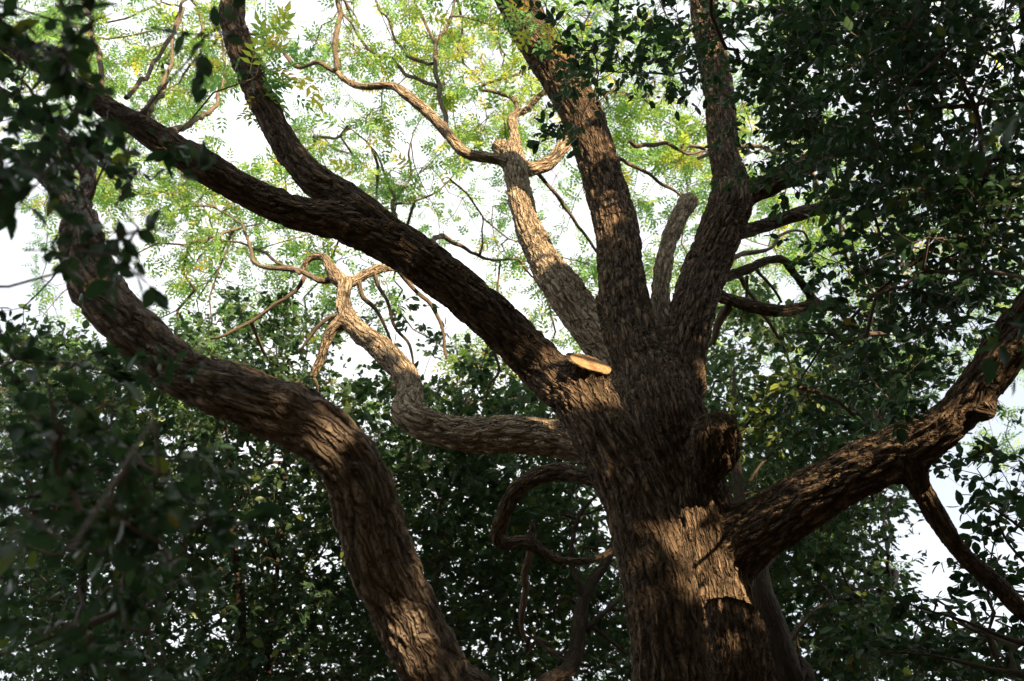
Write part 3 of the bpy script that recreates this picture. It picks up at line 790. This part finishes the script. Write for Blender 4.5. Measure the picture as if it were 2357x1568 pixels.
# slender branches of the great tree, each its own part
BR = {
 'b_upfork1': [(775, 165, 15, 10.05), (776, 90, 14, 10.2), (786, 40, 12, 10.4), (780, 0, 11, 10.6), (760, -60, 9, 11)],
 'b_leftfork': [(785, 172, 13, 10.05), (735, 146, 11, 10.2), (690, 155, 10, 10.4), (640, 112, 9, 10.6), (590, 85, 7, 10.8), (540, 60, 5, 11)],
 'b_up2': [(1026, 290, 13, 9.4), (1010, 240, 12, 9.8), (1007, 195, 12, 10.1), (996, 146, 11, 10.4), (1000, 101, 9, 10.7), (985, 60, 8, 11), (960, 10, 6, 11.3), (930, -60, 5, 11.8)],
 'b_up2a': [(1006, 200, 10, 10.1), (960, 180, 9, 10.4), (906, 150, 9, 10.7), (853, 111, 8, 11.0), (798, 38, 6, 11.4), (770, -30, 5, 11.8)],
 'b_up2b': [(996, 146, 8, 10.4), (940, 130, 8, 10.7), (915, 90, 7, 10.9), (880, 30, 6, 11.2), (850, -30, 4, 11.6)],
 'b_up2c': [(1000, 101, 8, 10.7), (1020, 70, 7, 11), (1040, 20, 6, 11.4), (1050, -50, 4, 11.8)],
 'b_thin': [(1232, 392, 12, 9.35), (1250, 407, 11, 9.5), (1294, 465, 10, 9.7), (1349, 547, 8, 10.0), (1375, 590, 7, 10.2)],
 'b_loop': [(701, 636, 13, 9.1), (690, 655, 11, 9.1), (655, 689, 10, 9.1), (593, 731, 9, 9.1), (530, 762, 8, 9.1), (490, 775, 6, 9.2)],
 'b_droop1': [(918, 622, 14, 9.1), (955, 657, 12, 9.15), (993, 703, 11, 9.2), (1017, 762, 9, 9.2), (1022, 800, 8, 9.2), (1028, 828, 6, 9.2)],
 'b_droop2': [(860, 622, 13, 8.9), (868, 645, 11, 8.9), (895, 692, 10, 8.9), (916, 755, 9, 8.9), (941, 797, 8, 8.9), (948, 846, 5, 8.9)],
 'b_droop3': [(826, 645, 14, 8.8), (829, 664, 12, 8.8), (837, 684, 12, 8.8), (868, 713, 9, 8.8), (892, 779, 7, 8.8), (898, 800, 5, 8.8)],
 'b_arch': [(790, 728, 11, 8.3), (774, 731, 10, 8.3), (732, 748, 9, 8.3), (705, 780, 8, 8.3), (690, 806, 5, 8.3)],
 'b_west': [(760, 645, 15, 8.85), (736, 647, 14, 8.9), (697, 632, 13, 9.0), (645, 619, 12, 9.1), (593, 605, 10, 9.3), (584, 574, 9, 9.4), (566, 532, 7, 9.6), (540, 500, 5, 9.9), (500, 480, 4, 10.2)],
 'b_west2': [(690, 630, 10, 9.0), (640, 600, 8, 9.4), (610, 580, 7, 9.7), (560, 560, 5, 10), (480, 545, 4, 10.4)],
 'b_stubtwig': [(722, 868, 7, 8.2), (733, 885, 6, 8.2), (737, 915, 4, 8.2)],
 'b_c4down': [(1680, 705, 24, 8.2), (1666, 727, 22, 8.2), (1655, 755, 19, 8.2), (1648, 780, 16, 8.2), (1640, 800, 10, 8.2)],
 'b_curltail': [(1222, 1268, 21, 7.2), (1212, 1295, 19, 7.2), (1205, 1320, 18, 7.25), (1213, 1352, 17, 7.3), (1208, 1400, 16, 7.3), (1205, 1440, 12, 7.35), (1208, 1475, 7, 7.4)],
 'b_smalltree': [(905, 620, 10, 9.1), (925, 580, 14, 10), (905, 480, 11, 10.6), (915, 455, 10, 10.8), (945, 415, 7, 11), (942, 370, 6, 11.2), (946, 330, 4, 11.5)],
 'b_smalltree2': [(912, 462, 8, 10.8), (890, 430, 7, 11), (880, 380, 6, 11.2), (850, 340, 4, 11.5), (800, 290, 3, 11.8)],
 'b_smalltree3': [(908, 470, 7, 10.7), (950, 468, 6, 10.9), (1000, 445, 5, 11.1), (1040, 410, 4, 11.3)],
 'b_mid': [(985, 565, 12, 7.5), (1010, 548, 13, 8.6), (1030, 543, 12, 9), (1070, 570, 10, 9.4), (1100, 585, 8, 9.7), (1150, 600, 6, 10), (1195, 595, 4, 10.3)],
 'b_mid2': [(1105, 585, 7, 9.7), (1112, 540, 5, 10), (1105, 500, 4, 10.2)],
 'b_behind': [(1135, 790, 10, 8.6), (1133, 820, 9, 8.6), (1141, 860, 8, 8.6), (1120, 890, 6, 8.6), (1117, 925, 4, 8.6)],
 'b_rightcurve': [(1450, 325, 12, 9.4), (1490, 335, 11, 9.6), (1540, 330, 9, 9.8), (1590, 345, 7, 10), (1640, 350, 5, 10.3)],
 'b_rightlow': [(1425, 365, 10, 9.2), (1480, 395, 9, 9.5), (1540, 430, 8, 9.8), (1580, 460, 6, 10)],
 'b_ray1': [(1705, 640, 11, 8.4), (1735, 680, 9, 8.6), (1770, 745, 8, 8.8), (1800, 800, 7, 9), (1822, 850, 5, 9.2)],
 'b_ray2': [(1720, 635, 9, 8.4), (1721, 680, 8, 8.4), (1717, 720, 6, 8.4), (1712, 765, 4, 8.4)],
 'b_ray3': [(1740, 615, 9, 8.4), (1765, 650, 8, 8.5), (1795, 695, 6, 8.6)],
 'b_ray4': [(1665, 600, 14, 8.3), (1705, 590, 12, 8.6), (1765, 575, 9, 8.8), (1800, 545, 8, 9), (1845, 530, 6, 9.2), (1860, 560, 5, 9.3)],
 'b_top_r': [(1195, 265, 12, 10.3), (1150, 215, 10, 10.6), (1110, 205, 8, 10.8), (1180, 175, 7, 10.9), (1215, 160, 5, 11.1)],
 'b_left_t': [(390, 300, 16, 7.5), (430, 290, 14, 8.6), (470, 268, 12, 9.3), (500, 235, 10, 9.7), (510, 190, 8, 10), (520, 140, 6, 10.4), (500, 60, 4, 11)],
 'b_left_t2': [(330, 262, 16, 7), (350, 235, 14, 8), (375, 200, 12, 9), (390, 150, 9, 9.6), (400, 90, 7, 10), (420, 20, 5, 10.5)],
 'b_left_t3': [(250, 250, 14, 6.6), (240, 190, 13, 7.2), (228, 130, 12, 7.6), (215, 80, 9, 8), (200, 20, 7, 8.4), (190, -40, 5, 9)],
 'b_left_t4': [(290, 225, 12, 6.8), (330, 180, 11, 7.3), (375, 130, 10, 7.8), (400, 70, 8, 8.2), (425, 0, 7, 8.6), (440, -50, 5, 9)],
}
glimbs = list(G.values())
blimbs = []
for i, (nm, pts) in enumerate(BR.items()):
    L = Limb(pts, step=0.06); blimbs.append(L)
    wob = np.stack([fbm(L.c * 3 + 5, 60 + i, 2), fbm(L.c * 3 + 9, 90 + i, 2), fbm(L.c * 3, 120 + i, 2)], -1) - .5
    L.c = L.c + wob * np.minimum(.10, L.s)[:, None]
    L.t, L.n, L.b = frames(L.c)
    link('branch', branch_mesh(L, 200 + i), great, M_BRANCH)

rsA = np.random.RandomState(21)
GA = ["577776556886454545332222",
      "567776236788755544332222",
      "445762116677746775332222",
      "456613276454656776442222",
      "456776654444464676554433",
      "343278643343264454555443",
      "442056654234353446665433",
      "232056655223340036665434",
      "112244554125410035554433",
      "111133455224310024443322",
      "111111133333300003332001",
      "111111122222200003331000",
      "111111122222220003331000",
      "222222222222220003331000",
      "222222222222220003331001",
      "222222222222220003331111"]
cA = spread(GA, 10.0, 15.5, 1.35, rsA, gam=1.65)
cA = cA[fbm(cA * .8, 411, 2) > .40]
cA2 = spread(["4444444444444444444444"] * 2 + ["5555555555555555555555"] * 4, 9.5, 15, .55, rsA, r0=-6, c0=1)
cA3 = np.array([P(580 + rsA.normal(0, 14), 175 + rsA.normal(0, 10), 6.55) for _ in range(3)] + [P(1245 + rsA.normal(0, 14), 60 + rsA.normal(0, 20), 8.2) for _ in range(2)])
cAll = np.vstack([cA, cA2, cA3])
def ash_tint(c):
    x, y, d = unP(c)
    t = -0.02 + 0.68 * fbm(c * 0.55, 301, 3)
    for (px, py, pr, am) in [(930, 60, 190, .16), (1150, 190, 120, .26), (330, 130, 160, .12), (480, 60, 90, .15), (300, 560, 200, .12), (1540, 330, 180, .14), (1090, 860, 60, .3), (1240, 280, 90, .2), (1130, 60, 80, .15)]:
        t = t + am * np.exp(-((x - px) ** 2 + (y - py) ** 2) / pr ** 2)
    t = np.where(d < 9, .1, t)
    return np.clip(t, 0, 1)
gnodes = np.vstack([L.c[::2] for L in blimbs] + [G[k].c[-10:] for k in G if k[1] in ('fork_left', 'fork_up', 'fork_right', 'fork_mid', 'central', 'right', 'side_upper', 'side_lower', 'bowed', 'wavy', 'rising', 'back')] + [G[('limb', 'front')].c[-60::3]])
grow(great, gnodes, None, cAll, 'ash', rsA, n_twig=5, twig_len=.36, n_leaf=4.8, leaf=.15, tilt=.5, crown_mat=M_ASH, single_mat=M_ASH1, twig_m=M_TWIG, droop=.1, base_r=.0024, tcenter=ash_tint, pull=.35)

# ================================================================== the leaning tree at the left
lb = P(1060, 1760, 4.3); lb[2] = 0
lean = empty('leaning_tree', lb, 'leaning tree with flaky grey bark, bending left beside the foreground leaves', 'tree')
LN = {
 'trunk': [(lb[0] + .02, lb[1], -.1, .36, 'w'), (lb[0], lb[1], .6, .27, 'w'), (1105, 1760, 172, 4.15), (1008, 1568, 158, 4.1), (915, 1370, 160, 4.05), (868, 1260, 158, 4.0), (845, 1180, 156, 4.0), (815, 1085, 150, 3.98), (752, 1005, 144, 3.95), (660, 952, 144, 3.95), (565, 913, 140, 3.95), (480, 882, 126, 3.97), (418, 858, 118, 4.0), (352, 800, 118, 4.05), (270, 722, 114, 4.15), (215, 645, 116, 4.3), (190, 560, 100, 4.5), (186, 500, 80, 4.75)],
 'limb_a': [(188, 540, 70, 4.6), (188, 470, 48, 4.9), (203, 412, 42, 5.1), (185, 365, 40, 5.2), (158, 332, 38, 5.3), (115, 288, 32, 5.45), (60, 240, 26, 5.7), (-30, 190, 20, 6)],
 'limb_b': [(200, 425, 32, 5.05), (215, 380, 26, 5.2), (231, 332, 21, 5.4), (245, 290, 16, 5.7), (250, 220, 12, 6.2)],
 'limb_c': [(195, 560, 60, 4.5), (160, 480, 48, 4.75), (110, 415, 42, 4.95), (70, 372, 36, 5.1), (20, 350, 30, 5.3), (-60, 320, 24, 5.6)],
}
LL = [Limb(p) for p in LN.values()]
v, f, lid, h, q = solid_tree(LL, 0.0225, 41, amp=.10, ampmax=.019, scale=.8, stretch=.30)
split_parts(lean, v, f, lid, h, q, [('trunk' if k == 'trunk' else 'limb', k) for k in LN], {None: M_BARK_L})
print('leaning tree', len(v), round(time.time() - T0, 1))

# ================================================================== evergreen trees
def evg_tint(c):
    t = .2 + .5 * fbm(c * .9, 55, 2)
    for (px, py, d_, pr) in [(1790, 920, 8.7, .38), (2010, 1400, 8.4, .34)]:      # sunlit leaf patches, sunlight painted into the tint
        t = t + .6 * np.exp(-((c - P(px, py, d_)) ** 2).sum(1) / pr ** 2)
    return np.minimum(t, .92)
def evergreen(name, label, base, trunk_pts, branches, centers, rs, bark=M_DARKBARK, group='evergreen trees', singles=300, **kw):
    t = empty(name, base, label, 'tree', group)
    L0 = Limb(trunk_pts, step=.08)
    link('trunk', branch_mesh(L0, rs.randint(1000), 16, amp=.12), t, bark)
    limbs = [L0]
    for b in branches:
        Lb = Limb(b, step=.08); limbs.append(Lb)
        link('branch', branch_mesh(Lb, rs.randint(1000)), t, bark)
    nodes = np.vstack([L.c[::2] for L in limbs])
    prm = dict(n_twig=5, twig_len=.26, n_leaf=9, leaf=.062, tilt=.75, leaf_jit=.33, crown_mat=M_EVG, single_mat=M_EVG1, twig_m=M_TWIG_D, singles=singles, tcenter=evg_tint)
    prm.update(kw)
    grow(t, nodes, None, centers, 'ov', rs, **prm)
    return t

# background evergreens: label, place across the view, trunk, branches
T = [
 ('slender evergreen far left, half hidden behind the blurred foreground leaves', 150, [(190, 1568, 24, 10.2), (185, 1400, 22, 10.3), (200, 1200, 18, 10.5), (190, 1000, 12, 10.8), (170, 820, 6, 11.2)], [[(188, 1450, 12, 10.3), (280, 1380, 8, 10.2), (350, 1300, 5, 10.2)], [(195, 1250, 10, 10.4), (100, 1150, 7, 10.4), (40, 1060, 4, 10.6)]]),
 ('slim evergreen with a straight dark trunk left of the leaning tree', 500, [(562, 1640, 21, 9.6), (561, 1568, 20, 9.6), (558, 1474, 20, 9.6), (551, 1352, 18, 9.7), (540, 1265, 18, 9.8), (533, 1195, 14, 9.9), (530, 1100, 11, 10.1), (520, 980, 8, 10.4), (500, 820, 5, 10.8)],
   [[(552, 1370, 9, 9.7), (510, 1310, 7, 9.7), (450, 1270, 5, 9.8), (420, 1230, 4, 9.9)], [(541, 1250, 9, 9.8), (480, 1190, 6, 9.8), (430, 1100, 5, 9.9), (400, 1040, 4, 10)], [(535, 1180, 8, 9.9), (580, 1100, 6, 9.9), (620, 1040, 4, 10)], [(558, 1440, 8, 9.6), (520, 1420, 6, 9.6), (470, 1395, 4, 9.6)]]),
 ('thin evergreen with a smooth brown trunk close beside the leaning tree', 640, [(612, 1640, 18, 9.4), (614, 1568, 18, 9.4), (621, 1457, 16, 9.5), (628, 1387, 14, 9.6), (640, 1300, 11, 9.7), (650, 1180, 9, 9.9), (660, 1050, 6, 10.2)],
   [[(630, 1370, 8, 9.6), (690, 1310, 6, 9.6), (740, 1240, 4, 9.7)], [(640, 1300, 7, 9.7), (600, 1210, 6, 9.7), (590, 1120, 4, 9.8)], [(621, 1457, 6, 9.5), (680, 1440, 5, 9.5), (760, 1435, 4, 9.6)]]),
 ('two-stemmed grey sapling standing in the gap right of the leaning tree', 1000, [(1008, 1640, 18, 10.4), (1006, 1480, 17, 10.4), (1004, 1370, 15, 10.4), (1005, 1230, 13, 10.5), (1021, 1143, 12, 10.6), (1042, 1056, 9, 10.8), (1050, 960, 6, 11.1)],
   [[(1006, 1320, 12, 10.4), (1014, 1282, 12, 10.4), (1049, 1216, 11, 10.4), (1091, 1167, 10, 10.5), (1153, 1108, 9, 10.6), (1206, 1056, 6, 10.8), (1250, 1000, 4, 11)], [(1022, 1140, 7, 10.6), (1060, 1100, 6, 10.7), (1092, 1078, 4, 10.8)], [(1004, 1380, 8, 10.4), (960, 1320, 6, 10.5), (930, 1240, 4, 10.6)]]),
 ('dark twisting tree seen between the hooked limb and the great trunk', 1320, [(1150, 1760, 46, 7.6), (1200, 1640, 43, 7.8), (1262, 1568, 40, 7.9), (1312, 1537, 38, 8.0), (1333, 1457, 34, 8.1), (1342, 1387, 32, 8.2), (1366, 1335, 25, 8.3), (1397, 1290, 20, 8.4), (1420, 1200, 14, 8.7), (1400, 1080, 8, 9.2)],
   [[(1342, 1385, 15, 8.2), (1333, 1345, 12, 8.2), (1320, 1310, 11, 8.3), (1314, 1265, 10, 8.3), (1332, 1190, 9, 8.4), (1370, 1143, 7, 8.5)], [(1352, 1450, 16, 8.1), (1372, 1425, 14, 8.1), (1404, 1400, 12, 8.2), (1440, 1365, 9, 8.3)], [(1360, 1440, 10, 8.1), (1400, 1470, 9, 8.1), (1440, 1505, 6, 8.1)], [(1400, 1404, 8, 8.2), (1450, 1405, 6, 8.2)], [(1338, 1400, 9, 8.2), (1300, 1375, 7, 8.2), (1275, 1400, 5, 8.2), (1283, 1470, 4, 8.2)], [(1318, 1530, 12, 8.0), (1270, 1500, 10, 8.2), (1230, 1470, 8, 8.4), (1190, 1440, 5, 8.6)]]),
 ('dark evergreen half hidden behind the right side of the great trunk', 1850, [(1850, 1640, 92, 7.2), (1805, 1540, 80, 7.2), (1775, 1440, 72, 7.3), (1748, 1350, 62, 7.4), (1728, 1260, 44, 7.7), (1700, 1130, 26, 8.2), (1690, 980, 16, 8.9), (1690, 850, 8, 9.6)],
   [[(1745, 1330, 14, 7.4), (1830, 1230, 8, 8.2), (1930, 1180, 6, 8.8), (2020, 1150, 4, 9.2)], [(1790, 1500, 12, 7.2), (1880, 1400, 7, 8.4), (1980, 1360, 5, 9), (2060, 1340, 4, 9.4)], [(1695, 1010, 8, 8.8), (1760, 930, 6, 9), (1830, 880, 4, 9.3)], [(1700, 1150, 8, 8.1), (1760, 1060, 6, 8.6), (1850, 990, 4, 9)]]),
]

# right-hand evergreen hanging over the view
rs = np.random.RandomState(31)
GC = [".............25788999999",
      "............144345899999",
      ".............3...3899999",
      ".............1...1589999",
      "..................168999",
      "...................37999",
      "...................16886",
      "...................46763",
      "...................5653.",
      "..................4552..",
      "...................31..."]
def dC(x, y):
    return (5.2, 7.6) if x < 1900 else (4.2, 7.0)
cC = spread(GC, 0, 0, 1.35, rs, dfun=dC, gam=1.25)
def sunward(rs, n, boxlo, boxhi):
    p = rs.uniform(boxlo, boxhi, (n, 3))
    x, y, d = unP(p)
    inside = (d > 0) & (x > -60) & (x < PW + 40) & (y > -60) & (y < PH + 60)
    return p[~inside]
# unseen leaf clusters added to this crown along sun rays, to shade the limbs
def between(limb_c, limb_r, n, rs, tmin=2.2, tmax=8.5):
    k = rs.randint(0, len(limb_c), n)
    p = limb_c[k] + rs.normal(0, .6, (n, 3)) * limb_r[k][:, None]
    o = p + SUN[None] * rs.uniform(tmin, tmax, n)[:, None] + rs.normal(0, .08, (n, 3))
    x, y, d = unP(o)
    inside = (d > 0) & (x > -60) & (x < PW + 30) & (y > -40) & (y < PH + 60)
    return o[~inside & (o[:, 2] < 11.5)]
SHC, SHR = [], []
for (nm, sub), L in G.items():
    if sub in ('main', 'front', 'reaching', 'right', 'central', 'stub', 'burl', 'lowstub', 'drooping', 'curl', 'rising', 'side_upper', 'side_lower', 'back'):
        sel = (L.c[:, 2] > 1.8) & (L.c[:, 2] < (9.5 if sub in ('front', 'rising', 'right') else 8.0)); SHC.append(L.c[sel]); SHR.append(L.r[sel])
    if sub == 'level': SHC.append(L.c[:28]); SHR.append(L.r[:28])
    if sub == 'pale': SHC.append(L.c[:24]); SHR.append(L.r[:24])
SHC.append(LL[0].c[30:]); SHR.append(LL[0].r[30:])
for tr in (T[4], T[5]):
    for pl in [tr[2]] + tr[3]:
        L = Limb(pl); SHC.append(L.c); SHR.append(L.r)
SHC = np.vstack(SHC); SHR = np.concatenate(SHR)
cC2 = between(SHC, SHR, 1700, rs)
print('shade clusters', len(cC2))
cC3 = sunward(rs, 200, (3.3, -3.0, 3.2), (8.0, 5.0, 8.6))
rb = np.array([5.6, 1.8, 0])
RB = [
 [(5.5, 1.9, 5.0, .06, 'w'), (4.6, 3.4, 6.6, .045, 'w'), (2109, 10, 8, 6.0), (2004, 66, 7, 6.0), (1900, 115, 6, 6.1), (1830, 181, 4, 6.3)],
 [(5.5, 1.8, 4.2, .05, 'w'), (2357, 60, 8, 5.2), (2300, 139, 7, 5.2), (2255, 227, 7, 5.2), (2245, 303, 5, 5.3), (2235, 380, 3, 5.3)],
 [(5.5, 1.8, 4.0, .05, 'w'), (2357, 230, 9, 5.4), (2213, 244, 8, 5.5), (2091, 254, 5, 5.6), (1990, 262, 3, 5.8)],
 [(5.5, 1.8, 3.6, .05, 'w'), (2380, 355, 12, 4.9), (2300, 425, 10, 4.9), (2241, 474, 8, 5.0), (2178, 525, 8, 5.0), (2126, 588, 9, 5.0), (2049, 647, 9, 5.1), (1994, 696, 8, 5.2), (1952, 741, 7, 5.3), (1910, 769, 6, 5.3), (1879, 818, 6, 5.4), (1850, 862, 4, 5.5), (1835, 890, 3, 5.5)],
 [(1910, 769, 5, 5.3), (1860, 766, 4, 5.4), (1802, 765, 2.5, 5.5)],
 [(5.5, 1.8, 3.4, .04, 'w'), (2370, 500, 8, 4.8), (2250, 560, 7, 4.9), (2170, 600, 5, 5.0), (2090, 650, 3, 5.1)],
 [(2049, 647, 5, 5.1), (2045, 700, 4, 5.1), (2040, 760, 3, 5.1), (2020, 830, 2.5, 5.2)],
 [(5.4, 1.9, 5.6, .05, 'w'), (3.6, 2.6, 7.6, .035, 'w'), (1750, 30, 6, 6.8), (1640, 90, 5, 6.9), (1560, 130, 4, 7), (1450, 150, 3, 7.0), (1370, 190, 2.5, 7)],
 [(5.5, 1.8, 5.0, .06, 'w'), (4.0, .5, 6.4, .04, 'w'), (2.0, -.8, 7.0, .03, 'w'), (0, -1.4, 7.0, .02, 'w'), (-1.5, -1.8, 6.8, .012, 'w')],
 [(5.5, 1.8, 4.6, .06, 'w'), (6.2, 3.2, 5.6, .04, 'w'), (6.6, 4.4, 6.0, .02, 'w')],
 [(5.6, 1.8, 4.6, .06, 'w'), (5.6, -.4, 5.6, .04, 'w'), (5.2, -2.2, 6.0, .02, 'w')],
]
evergreen('evergreen_tree', 'dark dense evergreen tree overhanging the upper right corner', rb,
          [(rb[0], rb[1], -.1, .2, 'w'), (rb[0], rb[1], 1.5, .15, 'w'), (5.5, 1.8, 3.5, .13, 'w'), (5.55, 1.85, 5.5, .1, 'w'), (5.5, 1.9, 7.5, .07, 'w'), (5.4, 1.9, 9.5, .04, 'w'), (5.3, 1.9, 11, .015, 'w')],
          RB, np.vstack([cC, cC2, cC3]), rs, simple=True, leaf=.05)

# lower right evergreen, in silhouette
rs = np.random.RandomState(32)
GD = ["......................26", "......................26", "......................15", "....................1115", "....................5469", "....................8999"]
cD = spread(GD, 5.5, 7.2, .8, rs, r0=10)
db = P(2420, 1900, 4.9); db[2] = 0
evergreen('evergreen_tree', 'young evergreen in black silhouette against white sky in the lower right corner', db,
          [(db[0], db[1], -.1, .08, 'w'), (db[0], db[1], 1.0, .06, 'w'), (2440, 1568, 36, 4.9), (2410, 1400, 30, 4.9), (2400, 1200, 20, 4.9), (2390, 1050, 10, 5)],
          [[(2430, 1500, 16, 4.9), (2320, 1470, 11, 4.8), (2220, 1430, 7, 4.7), (2120, 1400, 4, 4.7), (2040, 1370, 3, 4.7)],
           [(2420, 1560, 16, 4.9), (2280, 1540, 10, 4.7), (2150, 1510, 7, 4.6), (2030, 1500, 4, 4.6)],
           [(2405, 1260, 12, 4.9), (2330, 1200, 7, 4.8), (2270, 1160, 4, 4.8)], [(2405, 1340, 10, 4.9), (2320, 1250, 6, 4.9), (2290, 1180, 3, 4.9)]],
          cD, rs, simple=False, leaf=.066)

# background evergreens
GB = [".......................",
      "....144311.......431....",
      "676666620.23....5555411.",
      "77777774578788..666643..",
      "67767788899998..89986...",
      "54788888998999..89994...",
      "57888888999999..89994...",
      "788888889999998.99984...",
      "888888889999756.99997...",
      "8888888899998989999999.."]
rs = np.random.RandomState(33)
cB = spread(GB, 8.6, 14.0, 2.75, rs, r0=6)
cBb = spread(["8888888888888888888888888888888888"] * 2, 9, 13, .8, rs, r0=16, c0=-5)
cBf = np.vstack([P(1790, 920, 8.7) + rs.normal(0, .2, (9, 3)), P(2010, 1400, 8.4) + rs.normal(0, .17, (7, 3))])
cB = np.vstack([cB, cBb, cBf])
bxp, byp, bd = unP(cB)
def gb_(x, y, d):
    p = P(x, y, d); p[2] = 0
    return p
own = np.array([t[1] for t in T])
which = np.abs(bxp[:, None] - own[None] + rs.normal(0, 25, (len(cB), 1))).argmin(1)
for i, (lab, xx, trunk, brs) in enumerate(T):
    x0, y0, w0, d0 = trunk[0]
    b0 = P(x0, y0, d0); b0[2] = 0
    r0_ = w0 / 2 * KPX * d0
    tp = [(b0[0], b0[1], -.1, r0_ * 1.5, 'w'), (b0[0], b0[1], .5, r0_ * 1.1, 'w')] + trunk
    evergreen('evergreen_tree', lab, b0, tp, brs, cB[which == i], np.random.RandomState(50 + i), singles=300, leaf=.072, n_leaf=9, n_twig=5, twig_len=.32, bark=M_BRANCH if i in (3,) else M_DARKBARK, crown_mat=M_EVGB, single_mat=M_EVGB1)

# ================================================================== blurred foreground leaves at the left
rs = np.random.RandomState(34)
GF = ["764110..................",
      "9531....................",
      "9741....................",
      "8841....................",
      "9731....................",
      "9641....................",
      "753.....................",
      "611.....................",
      "7231....................",
      "8563....................",
      "89851...................",
      "78962...................",
      "68973...................",
      "47973...................",
      "36752...................",
      "24441..................."]
cF = np.vstack([spread(GF, 1.9, 3.3, .42, rs, gam=1.2), spread([r[:2] for r in GF], 1.1, 1.5, .02, rs)])
cF2 = sunward(rs, 60, (-3.2, .2, 1.2), (-1.2, 2.2, 4.0))
fb = np.array([-2.7, 1.5, 0])
evergreen('shrub', 'out-of-focus leafy shrub close to the lens along the left edge', fb,
          [(fb[0], fb[1], -.05, .05, 'w'), (fb[0], fb[1], .8, .04, 'w'), (-2.6, 1.5, 1.8, .03, 'w'), (-2.4, 1.5, 2.8, .022, 'w'), (-2.1, 1.5, 3.6, .014, 'w'), (-1.8, 1.5, 4.2, .006, 'w')],
          [[(-2.6, 1.5, 1.7, .012, 'w'), (30, 1500, 7, 2.4), (180, 1350, 5, 2.4), (300, 1250, 3, 2.4)], [(-2.5, 1.5, 2.3, .012, 'w'), (20, 1150, 7, 2.4), (180, 1080, 5, 2.4), (300, 1060, 3, 2.4)],
           [(-2.4, 1.5, 2.8, .01, 'w'), (20, 660, 6, 2.4), (120, 560, 5, 2.4), (200, 420, 3, 2.4)], [(-2.2, 1.5, 3.4, .01, 'w'), (20, 250, 6, 2.4), (200, 230, 5, 2.4), (330, 260, 3, 2.4)], [(-1.9, 1.5, 3.9, .008, 'w'), (100, 40, 6, 2.4), (260, 30, 4, 2.4)]],
          np.vstack([cF, cF2]), rs, simple=False, leaf=.043, n_twig=3.2, twig_len=.13, n_leaf=6.5, group=None)
# ================================================================== the wood that closes in behind and beside the viewer
rs = np.random.RandomState(35)
wp = np.vstack([rs.uniform((-1.5, -11, 6.0), (11, 1.5, 11), (10000, 3)), rs.uniform((-11, -11, 6.0), (-1.5, -1.2, 10.5), (5500, 3)), rs.uniform((3.5, -9, 3), (12, 1, 11), (7000, 3)), rs.uniform((-13, -13, 0.3), (13, -6, 8), (7000, 3)), rs.uniform((-13, -8, 0.3), (-6, 4, 7.5), (5000, 3)), rs.uniform((7.0, -8, 0.3), (13, 6, 10), (6000, 3))])
wp = wp[fbm(wp * .6, 91, 2) > .40]
x, y, d = unP(wp)
wp = wp[~((d > 0) & (x > -250) & (x < PW + 250) & (y > -250) & (y < PH + 250))]
wp = wp[~near_fleck(wp, .22, .16)]
n = len(wp)
wme = leaves_mesh('woodland', OS, OSF, wp, orient(unit(rs.normal(0, 1, (n, 3)) * np.array([1, 1, .4])), .5, rs), rs.uniform(.36, .60, n), np.clip(rs.normal(.4, .2, n), 0, 1))
tag(link('woodland', wme, None, M_EVG), 'mass of dark woodland foliage closing in around the clearing', 'woodland', kind='stuff')
print('script', round(time.time() - T0, 1), 's')
